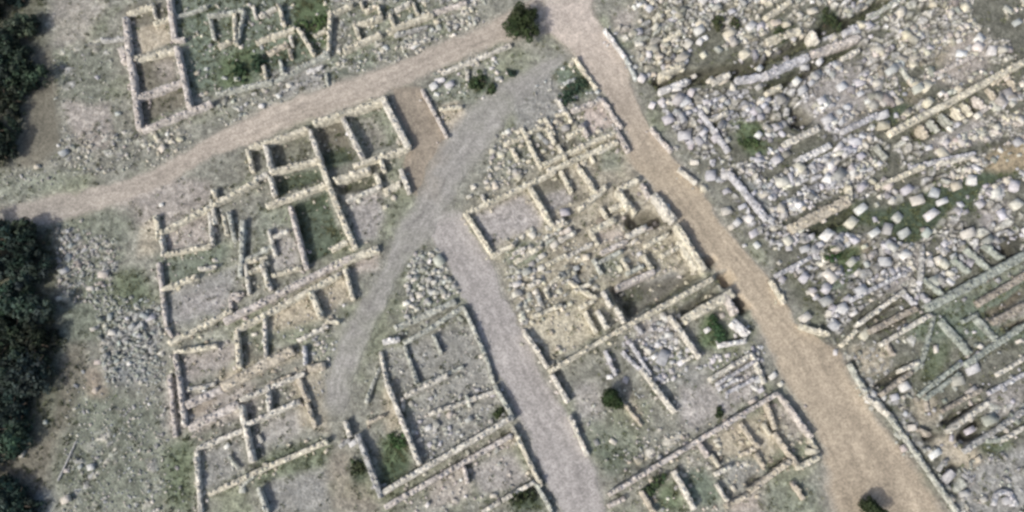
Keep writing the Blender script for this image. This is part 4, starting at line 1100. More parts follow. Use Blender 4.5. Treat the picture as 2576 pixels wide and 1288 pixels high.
# ------------------------------------------------------------------ boulders and blocks one can tell apart
BL = {  # (column, row): [(x, y, size in crop px, tint, long)]
 (3,1): [(490,10,80,'white'),(630,10,60,'white'),(700,290,85,'white'),(630,390,110,'cream'),(440,490,100,'white'),(570,520,70,'tan'),(390,560,60,'lilac'),(490,590,90,'cream'),
   (800,470,80,'white'),(900,440,80,'grey'),(980,350,90,'green'),(1030,470,90,'teal'),(730,570,55,'cream'),(900,570,80,'lilac'),(880,690,130,'lilac'),(1030,630,110,'white'),(910,800,30,'white'),
   (1230,330,115,'white'),(1320,230,150,'white',1),(1200,470,80,'teal'),(1540,70,130,'white'),(1430,110,80,'tan'),(1720,170,130,'white'),(1860,110,90,'white'),(1050,140,90,'lilac'),
   (1130,220,110,'pale'),(700,130,70,'lilac'),(1260,160,120,'lilac'),(630,690,70,'green'),(1240,680,45,'white'),(1340,600,60,'lilac'),(1500,480,110,'pink'),(1340,700,80,'pale'),(270,810,100,'lilac'),
   (430,990,110,'blue'),(560,1040,90,'lilac'),(650,1075,50,'white'),(280,1110,80,'pale'),(700,900,100,'lilac'),(740,1230,85,'cream'),(280,590,80,'lilac'),(1250,840,90,'green'),(500,1160,80,'lilac'),
   (180,740,70,'lilac'),(340,900,60,'lilac'),(160,580,60,'lilac'),(90,690,50,'pale'),(1880,250,90,'pale'),(940,220,60,'pale'),(830,250,40,'pale'),(780,640,50,'pink'),(1410,640,50,'lilac'),(1130,960,50,'lilac'),(600,960,60,'lilac')],
 (2,0): [(930,500,45,'white'),(980,590,80,'white'),(1060,790,60,'white'),(1150,680,80,'white'),(1240,660,80,'white'),(1330,610,50,'pale'),(1300,770,130,'lilac'),(1180,900,100,'lilac'),(1300,1030,110,'lilac'),
   (1410,230,100,'white'),(1330,330,70,'pale'),(1230,260,70,'cream'),(1060,370,100,'cream'),(960,330,60,'pale'),(1640,250,150,'cream'),(1800,200,90,'white'),(1760,410,110,'cream'),(1560,370,70,'green'),
   (1590,590,90,'cream'),(1770,810,65,'pink'),(1710,590,60,'lilac'),(1820,590,80,'lilac'),(1880,500,70,'lilac'),(1380,1220,65,'pale'),(1240,1110,50,'pale'),(1620,1060,60,'pale'),(1540,1040,120,'lilac'),
   (1550,880,90,'lilac',1),(380,510,30,'white'),(625,650,38,'white'),(1450,410,60,'cream'),(1540,60,70,'green'),(1660,80,60,'lilac'),(1080,210,50,'pale'),(1170,300,45,'cream'),(970,150,40,'pale'),
   (1230,500,60,'pale'),(1290,510,50,'cream'),(1180,500,60,'cream'),(1420,310,60,'white'),(1460,280,50,'white'),(1380,560,50,'pale'),(1420,800,50,'white'),(1470,760,60,'lilac'),(1350,700,70,'white'),
   (1130,760,60,'white'),(370,750,40,'white'),(380,830,70,'white',1),(1670,660,60,'pale'),(1720,720,50,'lilac'),(1190,560,60,'cream'),(1110,430,60,'cream'),(1880,760,70,'pale'),(1900,590,50,'lilac'),(1500,590,60,'pale')],
 (3,0): [(800,110,80,'white'),(880,60,60,'pale'),(950,30,60,'white'),(1000,110,80,'pale'),(660,225,100,'lilac'),(755,200,70,'lilac'),(920,540,130,'teal'),(1140,650,100,'white',1),(1200,780,110,'cream'),
   (980,770,90,'cream',1),(1590,300,130,'white'),(1680,390,80,'white'),(1440,310,45,'white'),(540,1120,90,'white'),(210,620,70,'white'),(400,450,70,'white'),(560,650,110,'lilac'),(690,620,100,'lilac'),
   (450,900,160,'lilac'),(700,700,60,'lilac'),(860,870,80,'lilac'),(500,270,60,'cream'),(640,400,110,'pale',1),(820,380,100,'pale'),(1880,170,50,'teal'),(1370,110,45,'pale'),(1160,270,60,'white'),
   (770,1040,60,'pale'),(1340,1080,55,'white'),(1220,1110,55,'lilac'),(660,1070,90,'lilac'),(780,270,40,'white'),(980,210,50,'pale'),(1050,210,40,'white'),(1180,380,45,'white'),(1240,40,50,'cream'),
   (330,620,60,'lilac'),(260,680,70,'lilac'),(600,800,60,'lilac'),(760,760,50,'white'),(1050,860,50,'cream'),(1040,1040,40,'white'),(1000,480,60,'teal'),(140,180,60,'cream'),(60,170,90,'cream',1),(340,80,100,'cream',1),(240,110,60,'pale'),(1290,1140,50,'pale'),(700,1180,60,'lilac'),(480,1250,80,'white')],
 (3,2): [(1030,340,110,'white'),(800,410,80,'white'),(700,310,60,'pale'),(790,500,50,'pale'),(1030,805,60,'pink'),(1260,850,110,'white',1),(1370,1020,105,'lilac'),(1430,300,100,'green'),(1110,200,130,'green',1),
   (515,80,45,'white'),(960,420,60,'lilac'),(1040,545,40,'lilac'),(330,835,80,'cream'),(60,705,45,'white'),(1670,590,90,'green'),(1090,650,60,'pink'),(1540,380,80,'pink'),(880,420,45,'white'),(1540,215,90,'lilac'),
   (760,440,50,'white'),(1380,1190,60,'cream'),(1810,1200,70,'lilac'),(1540,670,80,'lilac',1),(1590,890,50,'tan'),(1700,740,60,'pale'),(1480,1150,60,'grey'),(40,260,60,'white'),(100,320,50,'pale'),(1450,170,60,'lilac'),(1580,110,60,'lilac')],
 (2,1): [(1450,130,75,'cream'),(1500,40,100,'lilac'),(1620,300,85,'pale'),(1700,390,80,'white'),(1790,360,70,'white'),(1830,470,80,'lilac'),(1740,270,60,'lilac'),(400,310,110,'lilac'),(965,620,50,'white'),
   (740,370,60,'cream'),(420,450,80,'pale'),(110,760,150,'grey'),(40,850,90,'white'),(430,830,40,'white'),(620,980,40,'white'),(440,1000,50,'cream'),(80,615,50,'white'),(80,495,60,'pale'),(490,725,65,'blue'),
   (1475,1200,60,'white'),(1170,270,60,'white'),(820,130,40,'cream'),(780,260,60,'cream'),(560,650,80,'cream'),(20,540,60,'cream'),(210,1000,50,'pale'),(105,1220,45,'cream'),(230,640,70,'pale'),(220,730,70,'pale'),
   (150,700,60,'grey'),(320,560,80,'pale'),(380,520,60,'pale'),(1590,1090,50,'pink'),(1380,610,45,'cream'),(1660,420,60,'pale'),(1560,60,50,'lilac'),(1620,150,60,'lilac'),(180,830,60,'grey'),(60,1010,50,'grey'),(1850,560,60,'white'),(1760,560,40,'white'),(1900,120,50,'teal')],
 (1,1): [(1190,810,70,'pale'),(1250,880,60,'pale'),(1310,680,50,'white'),(1180,970,40,'white'),(975,270,45,'cream'),(990,170,65,'cream'),(1040,200,60,'cream'),(1640,120,60,'pale'),(1610,190,55,'pale'),(1740,80,50,'pale'),
   (210,470,50,'pale'),(1380,760,40,'pale'),(1290,760,40,'pale'),(1390,880,45,'grey'),(1290,980,60,'grey'),(1460,930,40,'grey'),(1150,890,50,'grey'),(1140,1100,60,'grey'),(1330,640,35,'grey'),(1230,950,45,'grey'),(1350,950,40,'pale'),(660,1015,30,'white'),(340,1200,30,'white')],
 (0,1): [(1210,250,50,'white'),(670,880,55,'pale'),(450,580,36,'white'),(500,650,80,'blue'),(480,750,60,'lilac'),(960,1115,36,'white'),(1050,1245,36,'white'),(700,1190,50,'pale'),(840,1220,60,'pale'),
   (1130,1110,90,'lilac',1),(1790,960,80,'pink'),(590,680,40,'pale'),(440,960,50,'pale'),(440,820,40,'pink'),(520,560,40,'blue'),(780,1160,45,'pale'),(600,370,30,'pale'),(1030,1030,40,'pale'),(500,450,40,'blue')],
 (0,0): [(1215,1115,70,'cream'),(1130,1080,40,'cream'),(1250,1000,40,'white'),(430,1090,30,'white'),(480,1150,70,'blue'),(1785,590,55,'green'),(1510,700,40,'pink'),(1350,1040,60,'cream'),(930,990,45,'pale'),(1280,1060,40,'cream'),
   (880,850,45,'teal'),(270,1250,45,'cream'),(730,580,40,'lilac'),(1690,580,45,'teal'),(1550,510,40,'teal'),(930,1100,30,'pink')],
 (1,0): [(1390,605,150,'white',1),(1340,650,90,'white'),(170,720,50,'white'),(250,640,65,'pale'),(980,350,60,'white'),(1055,350,40,'pale'),(1180,345,50,'white'),(1230,320,40,'white'),(1712,735,30,'white'),(690,1000,45,'white'),
   (40,795,55,'white'),(200,170,45,'white'),(1460,640,80,'lilac'),(620,470,45,'cream'),(690,50,60,'cream'),(620,370,50,'pale'),(950,370,50,'cream'),(10,650,40,'white'),(1790,440,40,'white'),(1900,545,40,'white'),(1900,990,55,'white')],
 (0,2): [(970,165,45,'white'),(720,370,55,'tan'),(1300,230,45,'cream'),(1540,370,36,'white'),(490,1195,110,'pink'),(165,850,60,'pale'),(1122,472,30,'white'),(680,950,65,'teal'),(1710,790,50,'white'),(735,155,50,'pink'),(340,610,45,'teal'),(600,945,40,'teal'),(500,975,40,'pale'),(1180,790,45,'grey'),(1140,1210,30,'pale'),(1180,1270,40,'pale')],
 (1,2): [(1300,650,65,'white'),(1470,520,40,'white'),(1090,605,45,'pink'),(1550,710,36,'white'),(1290,1235,45,'white'),(1700,110,45,'pale'),(735,765,80,'lilac'),(1580,1170,30,'white'),(1545,1045,40,'white'),(1580,460,45,'pale'),(70,930,50,'cream'),(1530,210,50,'pale'),(1310,780,50,'lilac'),(1760,850,36,'pink'),(1660,920,36,'pink')],
 (2,2): [(740,265,60,'white'),(405,420,60,'white'),(560,850,40,'white'),(985,195,55,'white'),(1860,290,65,'lilac'),(1190,490,50,'white'),(1880,370,50,'lilac'),(860,290,60,'lilac'),(1700,350,50,'lilac'),(340,380,45,'pink'),(1620,600,50,'tan'),(1560,780,45,'cream'),(1500,950,40,'pale'),(1730,760,40,'tan')],
}
SCENE_SPOTS = [ # landmark phrase, U point
 ('in the green boulder hollow', (2240,600)), ('above the tan wall bank', (2000,450)), ('beside the right column stubs', (2400,620)), ('by the cross-wall ladder', (2300,370)),
 ('at the top right corner', (2400,60)), ('by the two dark trenches', (2080,130)), ('in the cream junction tumble', (1700,90)), ('in the lilac roadside heap', (1730,250)),
 ('beside the dark pit and slabs', (2060,280)), ('on the lilac road bank', (1850,420)), ('at the road corner below the hollow', (2050,770)), ('by the lower right kerb wall', (2240,1000)),
 ('around the lower right pits', (2400,1060)), ('in the bottom right corner', (2450,1230)), ('in the tan tumbled building', (1500,640)), ('right of the stone street', (1320,690)),
 ('in the heap left of street', (1070,700)), ('by the dark left trees', (180,680)), ('in the lower left heap', (310,860)), ('beside the tan left track', (130,1180)),
 ('by the upper left rooms', (390,310)), ('in the overgrown top rooms', (620,180)), ('on the strip above the dirt road', (950,150)), ('near the white slab by the lane', (1110,200)),
 ('by the green triangular plot', (1420,260)), ('in the square green-floored block', (900,400)), ('in the tan plastered rooms', (580,1000)), ('in the grey partitioned enclosure', (1150,1020)),
 ('in the big grey courtyard', (1620,980)), ('behind the bottom pink wall', (1850,1180)), ('beside the double cream wall', (1400,480)), ('at the end of the lane', (1300,90)),
]
ADJ = dict(cream='cream', pale='pale beige', white='whitish', lilac='lilac-grey', tan='tan', pink='pinkish', grey='grey', green='grey-green', blue='blue-grey', brown='brown', teal='greenish-grey')
stones = []
for (c, r), L in BL.items():
    for b in L:
        x, y, px, ti = b[:4]; lg = len(b) > 4
        u, v = K(c, r, x, y)
        wx, wy = un(u, v, .3)
        dist = math.dist((wx, wy, 0), CAM); sz = px/3.0*dist/(UW*FN)
        stones.append(dict(u=u, v=v, x=wx, y=wy, s=sz, t=ti, long=lg))
FIELD = [(1560,-40),(2640,-40),(2640,640),(2100,830),(1960,640),(1700,330),(1620,170)]
FIELD2 = [(2050,840),(2640,640),(2640,1330),(2370,1330)]
def pick(poly):
    P = np.array(poly); x0, y0 = P.min(0); x1, y1 = P.max(0)
    while True:
        u, v = rng.uniform(x0, x1), rng.uniform(y0, y1); ins = False
        for a in range(len(P)):
            xa, ya = P[a]; xb, yb = P[(a+1) % len(P)]
            if (ya > v) != (yb > v) and u < (xb-xa)*(v-ya)/(yb-ya)+xa: ins = not ins
        if ins: return u, v
def field_tint(u, v):
    a = rng.random()
    if v < 230-.30*(u-1600): return 'cream' if a < .22 else 'pale' if a < .5 else 'green' if a < .66 else 'white' if a < .84 else 'lilac'
    if u > 2150 and v < 480: return 'pink' if a < .25 else 'pale' if a < .5 else 'cream' if a < .7 else 'lilac' if a < .88 else 'green'
    if v > 800: return 'green' if a < .3 else 'lilac' if a < .55 else 'pale' if a < .75 else 'grey'
    return 'lilac' if a < .55 else 'pale' if a < .75 else 'white' if a < .86 else 'grey'
print('listed stones', len(stones))
groups = {}
for s in stones:
    d = [math.hypot(s['u']-p[0], s['v']-p[1]) for _, p in SCENE_SPOTS]; k = int(np.argmin(d))
    s['shape'] = 'slab' if s['long'] else 'boulder' if s['s'] > .75 else 'block'
    s['spot'] = SCENE_SPOTS[k][0]; groups.setdefault((s['spot'], s['t'], s['shape']), []).append(s)
NUM = ['', '', 'two', 'three', 'four', 'five', 'six', 'seven', 'eight', 'nine', 'ten', 'eleven', 'twelve']
ORD = ['', 'second', 'third', 'fourth', 'fifth', 'sixth', 'seventh', 'eighth', 'ninth', 'tenth', 'eleventh', 'twelfth']
for (spot, t, shp), L in groups.items():
    L.sort(key=lambda s: s['u']); n = len(L)
    for i, s in enumerate(L):
        if n == 1: s['label'] = f"the only {ADJ[t]} stone {shp} {spot}"
        else:
            pos = 'leftmost' if i == 0 else 'rightmost' if i == n-1 else ORD[i]+' from left'
            s['label'] = f"{ADJ[t]} stone {shp}, {pos} of {NUM[n] if n < 13 else 'many'} {spot}"
for s in stones:
    r_, RF = ROCKS[rng.integers(5, 15)]
    k = min(s['s'], 1.15)*.5*.80*(.85 if s['u'] < 1560 else 1)
    if s['long']: V = r_*np.array([k*1.25, k*.62, k*.45]); a = rng.normal(R(25), .15)
    else: V = r_*np.array([k*rng.uniform(1.0,1.4), k*rng.uniform(.75,1.0), k*rng.uniform(.6,.9)]); a = R(28) + rng.normal(0, .35); V[:, 2] += V[:, 0]*rng.normal(0, .22) + V[:, 1]*rng.normal(0, .22)
    V = rotz(V + rng.normal(0, .03*k, V.shape), a)
    nm = 'stone_slab' if s['long'] else 'boulder' if s['shape'] == 'boulder' else 'stone_block'
    z = max(H(s['x'], s['y']), -.25)
    o = mesh_obj(nm, V, RF, tinted(s['t'], .08), M_ROCK, loc=(s['x'], s['y'], z + k*.32))
    tag(o, s['label'], 'boulder' if nm == 'boulder' else 'stone', 'loose stones ' + s['spot'])

# ------------------------------------------------------------------ the countless rest: rubble heap (stuff)
def stony_at(x, y): return float(lookup(stony_ok, np.array(x), np.array(y)))*(1-.8*float(lookup(wallmask, np.array(x), np.array(y))))*(.2 if H(x, y) < -.45 else 1)
def dens_ok(x, y, sc, th, seed): return vnoise(x, y, sc, seed) > th
def fshade(x, y): return (.97 if rng.random() < .78 else .55)*(.72+.5*float(fbm(np.array(x), np.array(y), 5., 733, 3)))
for poly, n, sm in ((FIELD, 15000, .33), (FIELD2, 1600, .22)):
    for _ in range(n):
        u, v = pick(poly); x, y = un(u, v)
        if float(lookup(roadmask, np.array(x), np.array(y))) > .3: continue
        g_ = float(lookup(greenness, np.array(x), np.array(y)))
        if fbm(np.array(x), np.array(y), 2.6, 55, 2) < .42 or rng.random() > stony_at(x, y): continue
        s = sm*math.exp(rng.normal(0, .42))
        ro_ = -x*math.sin(R(28)) + y*math.cos(R(28)) + 1.2*float(fbm(np.array(x), np.array(y), 5., 811, 2))
        if rng.random() > .45+.75*math.cos(ro_*2*math.pi/2.3): continue
        loose(x, y, min(s, .95), tuple(np.array(T[field_tint(u, v)])*fshade(x, y)), flat=.75)
SCAT = [ # polygon in U, count, mean size, tints
 ([(1030,640),(1130,620),(1165,740),(1020,790)], 220, .30, ('pale','grey','green')),
 ([(1250,600),(1420,560),(1500,700),(1330,860),(1290,760)], 420, .30, ('pale','grey','cream','green')),
 ([(1330,760),(1500,700),(1560,820),(1390,900)], 160, .22, ('cream','pale','tan')),
 ([(1480,540),(1760,560),(1790,680),(1560,760)], 260, .26, ('cream','pale','tan','pink')),
 ([(1250,330),(1500,260),(1560,320),(1210,500)], 360, .28, ('cream','pale','grey')),
 ([(1350,170),(1480,160),(1540,260),(1330,330)], 160, .24, ('grey','pale','teal')),
 ([(1540,840),(1700,780),(1780,920),(1640,980)], 260, .28, ('lilac','white','pale')),
 ([(1780,900),(1920,870),(1930,980),(1800,990)], 160, .24, ('lilac','white')),
 ([(1450,1000),(1700,960),(1740,1110),(1560,1200),(1510,1160)], 220, .18, ('grey','green','pale')),
 ([(1560,1130),(1960,1010),(2060,1130),(1860,1288),(1620,1288)], 330, .22, ('tan','cream','pale','grey')),
 ([(230,740),(400,750),(420,960),(270,960)], 750, .28, ('teal','moss','grey','green')),
 ([(140,560),(300,600),(280,760),(140,760)], 500, .28, ('grey','moss','pink','green')),
 ([(170,930),(400,960),(480,1288),(160,1288)], 900, .20, ('grey','green','pale','blue')),
 ([(130,100),(290,100),(300,360),(150,380)], 220, .18, ('grey','green','pale')),
 ([(140,340),(460,310),(520,400),(170,450)], 330, .24, ('grey','pale','green','cream')),
 ([(340,330),(450,300),(460,380),(370,390)], 60, .34, ('cream','pale')),
 ([(450,10),(800,0),(1240,-20),(1180,80),(560,250),(480,240)], 900, .26, ('grey','green','teal','pale','cream')),
 ([(540,240),(1000,100),(1200,40),(1230,70),(900,190),(560,330)], 380, .24, ('grey','pale','green')),
 ([(400,570),(620,500),(640,640),(420,720)], 160, .18, ('grey','pale')),
 ([(420,720),(600,660),(600,790),(430,840)], 140, .15, ('grey','lilac')),
 ([(450,860),(850,700),(840,900),(500,1288)], 420, .20, ('pink','tan','grey','pale')),
 ([(970,760),(1180,760),(1240,960),(1010,1000)], 220, .16, ('grey','pale')),
 ([(1010,1000),(1260,960),(1290,1050),(1070,1160)], 420, .22, ('grey','pale','green','lilac')),
 ([(980,1240),(1300,1080),(1350,1200),(1260,1288),(1000,1288)], 160, .18, ('pink','pale','grey')),
 ([(1080,170),(1250,120),(1300,220),(1100,260)], 130, .22, ('pale','white','green')),
 ([(760,860),(850,800),(840,1000),(780,1000)], 80, .24, ('grey','blue','pale')),
 ([(620,340),(1000,250),(1030,380),(800,620),(640,600)], 160, .14, ('grey','pale')),
 ([(2080,1050),(2120,1288),(2330,1288),(2150,960)], 60, .12, ('grey','tan')),
 ([(0,430),(140,400),(170,470),(0,500)], 120, .2, ('grey','green')),
]
for poly, n, sm, tt in SCAT:
    for _ in range(n):
        u, v = pick(poly); x, y = un(u, v); k_ = .58 if u < 480 else .72 if u < 1000 else .9
        if float(lookup(roadmask, np.array(x), np.array(y))) > .5 or rng.random() > .15+.7*stony_at(x, y): continue
        loose(x, y, k_*sm*math.exp(rng.normal(0, .4)), tuple(np.array(T[tt[rng.integers(len(tt))]])*(.8 if u < 480 else .92)))
for P, N_, wd, hgt, ctr in WALLS:          # fallen stones at the feet of walls
    L = np.hypot(*np.diff(P, axis=0).T).sum()
    for _ in range(int(L*1.5)):
        i = rng.integers(len(P)); sd = rng.choice((-1, 1)); o = wd/2 + abs(rng.normal(0, .35)) + .08
        x, y = P[i] + N_[i]*sd*o
        loose(x, y, .19*math.exp(rng.normal(0, .4)), tuple(ctr*.92))
ro = rubble.build('rubble', M_ROCK); tag(ro, kind='stuff')

# ------------------------------------------------------------------ grass and weeds (stuff)
def leaf_fan(n, spread, hgt, r):
    a = r.uniform(0, 6.28, n); rad = spread*np.sqrt(r.uniform(0, 1, n)); wv = r.uniform(.02, .05, n)
    bx, by = rad*np.cos(a)*.6, rad*np.sin(a)*.6; b = r.uniform(0, 6.28, n)
    tx, ty = bx+np.cos(a)*spread*.6, by+np.sin(a)*spread*.6; h = hgt*r.uniform(.5, 1.1, n)
    V = np.stack([np.c_[bx-np.cos(b)*wv, by-np.sin(b)*wv, 0*h-.02], np.c_[bx+np.cos(b)*wv, by+np.sin(b)*wv, 0*h-.02], np.c_[tx, ty, h]], 1)
    return V.reshape(-1, 3), np.arange(3*n).reshape(n, 3)
FANS = [leaf_fan(14, rng.uniform(.12,.24), rng.uniform(.1,.24), rng) for _ in range(24)]
grass = Heap(); rngx = rng
NG = 60000
gx = rng.uniform(-50, 50, NG); gy = rng.uniform(-26, 30, NG)
gg = lookup(greenness, gx, gy); rdm = lookup(roadmask, gx, gy); hz = lookup(HH, gx, gy)
clump = fbm(gx, gy, 1.5, 401, 3)
pr = np.where(clump > .42, .10+.9*gg, .25*gg); keep = (rng.random(NG) < pr) & (rdm < .25)
dry = fbm(gx, gy, 4, 501, 2)
for x, y, z, d, q in zip(gx[keep], gy[keep], hz[keep], dry[keep], gg[keep]):
    V, F = FANS[rng.integers(24)]; s = rng.uniform(.7, 1.4)
    c = np.array((.085,.115,.055))*(1-d*.7) + np.array((.20,.19,.12))*d*.7
    grass.add(V*s + np.array([x, y, z]), F, c*rng.uniform(.7, 1.3))
for P, N_, wd, hgt, ctr in WALLS:
    L = np.hypot(*np.diff(P, axis=0).T).sum()
    for _ in range(int(L*1.6)):
        i = rng.integers(len(P)); sd = rng.choice((-1, 1)); x, y = P[i] + N_[i]*sd*(wd/2+rng.uniform(.05, .35))
        if float(lookup(roadmask, np.array(x), np.array(y))) > .3: continue
        V, F = FANS[rng.integers(24)]
        grass.add(V*rng.uniform(.7, 1.3) + np.array([x, y, H(x, y)]), F, np.array((.11,.125,.07))*rng.uniform(.7, 1.3))
go = grass.build('grass', M_LEAF); tag(go, kind='stuff')

# ------------------------------------------------------------------ trees and bushes
def crown(rx, ry, rz, ncl, nl, ls, col, r, taper=0.0, vary=.35):
    """leaf clumps on and inside an ellipsoid"""
    V = []; C = []; k = 0
    lob = r.normal(0, .42, (5, 3))*np.array([1, 1, .5]); lob[0] = 0
    for i in range(ncl):
        d = r.normal(0, 1, 3); d /= np.linalg.norm(d); q = r.uniform(.45, 1)**.5*.85
        c = (d*q*r.uniform(.5, .8) + lob[r.integers(5)])*np.array([rx, ry, rz])
        if taper: f = 1-taper*(c[2]/rz*.5+.5); c[:2] *= f
        cr = min(rx, rz)*r.uniform(.26, .42)
        n = int(nl*r.uniform(.7, 1.3))
        p = r.normal(0, 1, (n, 3)); p /= np.linalg.norm(p, axis=1)[:, None]; nrm = p + r.normal(0, .35, (n, 3))
        p = c + p*cr*(r.uniform(.5, 1, n)**.5)[:, None]
        nrm /= np.linalg.norm(nrm, axis=1)[:, None]
        a = np.cross(nrm, r.normal(0, 1, (n, 3))); a /= np.linalg.norm(a, axis=1)[:, None]; b = np.cross(nrm, a)
        L = (ls*r.uniform(.6, 1.3, n))[:, None]
        V.append(np.stack([p-a*L, p-b*L*.5, p+a*L, p+b*L*.5], 1).reshape(-1, 3))
        cc = np.array(col)*r.uniform(1-vary, 1+vary)*(1+r.normal(0, .05, 3))
        C.append(np.repeat((cc[None]*r.uniform(.75, 1.25, (n, 1))), 4, 0))
    V = np.concatenate(V); return V, np.arange(len(V)).reshape(-1, 4), np.clip(np.concatenate(C), .005, .4)
def tube(path, rad, k=7):
    path = np.array(path, float); V = []; F = []
    for i, p in enumerate(path):
        t = path[min(i+1, len(path)-1)]-path[max(i-1, 0)]; t /= np.linalg.norm(t)
        a = np.cross(t, (0.3, .9, .1)); a /= np.linalg.norm(a); b = np.cross(t, a)
        for j in range(k):
            q = 2*math.pi*j/k; V.append(p + rad[i]*(math.cos(q)*a+math.sin(q)*b))
    for i in range(len(path)-1):
        for j in range(k): F.append((i*k+j, i*k+(j+1) % k, (i+1)*k+(j+1) % k, (i+1)*k+j))
    return np.array(V), np.array(F)
def tree(name, label, cat, u, v, rx, rz, h, col, group=None, ncl=60, nl=55, ls=.16, taper=0., stem='trunk', top='crown', vary=.35, limbs=6):
    """(u, v): image point of the crown's middle, at height h; the tree stands on the ground below it"""
    x, y = un(u, v, h); z0 = H(x, y)
    r = np.random.default_rng(int(u*7+v*13) & 0xffff)
    o = empty(name, x, y, z0, label, cat, group)
    hp = Heap(); tr = max(.04, rx*.07)
    pth = [(0,0,-.3),(r.normal(0,.05),r.normal(0,.05),h*.35),(r.normal(0,.1),r.normal(0,.1),h*.7),(r.normal(0,.12),r.normal(0,.12),h+rz*.4)]
    V, F = tube(pth, [tr*1.3, tr, tr*.8, tr*.3]); hp.add(V, F, (.12,.10,.08))
    for i in range(limbs):
        a = i*6.28/limbs + r.uniform(-.4, .4); b = h*r.uniform(.4, .9)
        V, F = tube([(0,0,b),(math.cos(a)*rx*.4, math.sin(a)*rx*.4, b+rz*.25),(math.cos(a)*rx*.75, math.sin(a)*rx*.75, b+rz*.4)], [tr*.6, tr*.4, tr*.12], 5); hp.add(V, F, (.12,.10,.08))
    hp.build(stem, M_BARK, o)
    V, F, C = crown(rx, rx*r.uniform(.9, 1.1), rz, ncl, nl, ls, col, r, taper, vary)
    mesh_obj(top, V, F, C, M_LEAF, o, loc=(0, 0, h-z0))
    return o
DK = (.030,.046,.034); BL_ = (.023,.034,.027); MD = (.05,.075,.035)
tree('round_tree', 'dense dark round tree at the junction of the two dirt roads', 'tree', 1305, 55, 1.5, 1.3, 1.5, (.035,.052,.022), ncl=90, nl=70, ls=.12)
tree('conifer', 'small dark conifer standing alone in the big grey courtyard', 'tree', 1533, 1000, .95, 1.35, 1.2, (.028,.046,.018), ncl=110, nl=70, ls=.09, taper=.6, limbs=3)
tree('dark_bush', 'dark rounded bush at bottom edge in the middle of the wide road', 'bush', 2190, 1275, .85, .9, 1.0, (.035,.05,.022), ncl=60, nl=60, ls=.09, stem='stem', top='foliage')
BUSH = [
 (1208,205,.9,.6,MD,'bright green bush beside the white slab near the lane'),
 (1236,222,.5,.4,MD,'smaller green bush just right of the bright green one near the lane'),
 (1290,185,.45,.4,DK,'small dark shrub between the lane bushes and the gravel track top'),
 (1440,225,1.0,.5,(.045,.075,.05),'dark green shrub spreading inside the triangular plot'),
 (1468,205,.6,.4,(.045,.07,.045),'narrow dark shrub at the right wall of the triangular plot'),
 (1800,820,.75,.5,(.04,.075,.035),'vivid green bush in the room beside the white boulder wall'),
 (1810,850,.7,.5,(.04,.08,.04),'lower green bush trailing below the vivid one in courtyard corner'),
 (1000,1115,.9,.4,(.06,.105,.045),'bright green weed bush in the grey partitioned enclosure'),
 (905,1180,.7,.3,(.06,.075,.04),'dark olive bush left of the long partition wall'),
 (2085,640,1.0,.6,(.04,.075,.03),'lush green bush below the cream boulders in the hollow'),
 (1880,360,.6,.4,(.06,.09,.04),'pale green weed clump on lilac bank right of road'),
 (1800,50,.7,.5,(.05,.06,.03),'olive shrub in the cream tumble at top right'),
 (1850,60,.6,.4,(.05,.065,.03),'small olive shrub beside cream boulder at top right'),
 (2085,50,.9,.5,(.045,.06,.03),'dark olive shrub at head of the upper dark trench'),
 (1960,90,.8,.5,(.05,.065,.03),'olive shrub beside the lower end of upper trench'),
 (600,180,1.2,.35,(.05,.085,.045),'green thicket in the overgrown rooms left of field wall'),
 (650,150,.9,.5,(.05,.085,.05),'smaller green thicket right of the overgrown one above field wall'),
 (780,60,1.2,.4,(.085,.13,.055),'pale green patch of tall weeds on the top grass plot'),
 (1650,1220,.7,.4,(.06,.09,.045),'green weed clump in the bottom room by the pink wall'),
 (1320,1240,.9,.5,(.045,.06,.03),'dark bush in bottom corner beside the stone street'),
 (1250,1040,.4,.3,(.05,.07,.03),'little dark bush in right corner of partitioned enclosure'),
 (1810,1040,.35,.3,(.035,.05,.025),'tiny dark shrub at the top of the thin pink wall'),
]
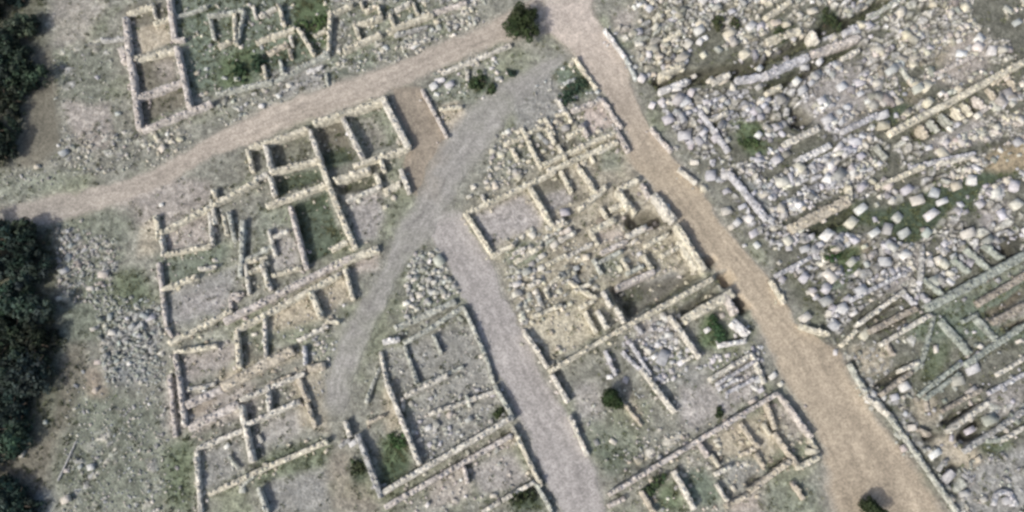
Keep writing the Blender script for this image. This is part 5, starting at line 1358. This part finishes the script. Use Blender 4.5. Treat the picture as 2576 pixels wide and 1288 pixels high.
for u, v, rx, rz, col, lab in BUSH:
    tree('bush', lab, 'bush', u, v, rx, rz, rz*.8, col, group='bushes growing among the ruins', ncl=int(26+20*rx), nl=40, ls=.09, stem='stem', top='foliage', limbs=3)
TREES = [ (-10,20),(60,-20),(20,90),(85,70),(0,170),(60,150),(-30,240),(35,250),(70,190),(0,330),(20,375),(-40,400),
  (20,600),(90,590),(125,615),(40,670),(105,690),(-10,730),(60,760),(120,770),(10,830),(80,850),(130,860),(-20,910),(50,930),(115,950),(10,1000),(80,1030),(130,930),(30,1080),(-20,1060),(95,1080),(20,1250),(60,1270),(-20,1290)]
TREES = [(u, v) for u, v in TREES if u - (50 if 480 < v < 1150 else 22) > -45]
TLAB = []
for i, (u, v) in enumerate(TREES):
    blk = 'upper' if v < 480 else 'lower' if v < 1150 else 'bottom'
    TLAB.append(blk)
cnt = {b: [i for i in range(len(TREES)) if TLAB[i] == b] for b in set(TLAB)}
for i, (u, v) in enumerate(TREES):
    r = np.random.default_rng(100+i)
    L = sorted(cnt[TLAB[i]], key=lambda q: TREES[q][1]); k = L.index(i)
    lab = f"dark evergreen in the {TLAB[i]} left grove, " + ('topmost' if k == 0 else 'lowest' if k == len(L)-1 else (ORD[k] if k < 12 else f'{k+1}th') + ' from the top')
    tree('evergreen_tree', lab, 'tree', u-(50 if 480 < v < 1150 else 22), v, r.uniform(1.5, 2.1), r.uniform(1.1, 1.4), r.uniform(.8, 1.2), np.array(BL_)*r.uniform(.8, 2.0)*np.array([r.uniform(.8,1.15), 1, r.uniform(.8, 1.15)]), group='dark evergreens along the left edge', ncl=55, nl=45, ls=.17, vary=.45)

# ------------------------------------------------------------------ pole on the ground
a = un(*K(0,2,590,735), .15); b = un(*K(0,2,440,1055), .15)
n = 14; P = np.linspace(a, b, n); V, F = tube([(x-a[0], y-a[1], H(x, y)+.12) for x, y in P], list(np.linspace(.07, .10, n)*(1+rng.normal(0, .06, n))), 8)
F = [tuple(f) for f in F] + [tuple(range(7, -1, -1)), tuple(range((n-1)*8, n*8))]
po = mesh_obj('pole', V, F, T['grey'], M_WOOD, loc=(a[0], a[1], 0)); tag(po, 'long pale pole lying on dark ground by the bottom left track', 'pole')
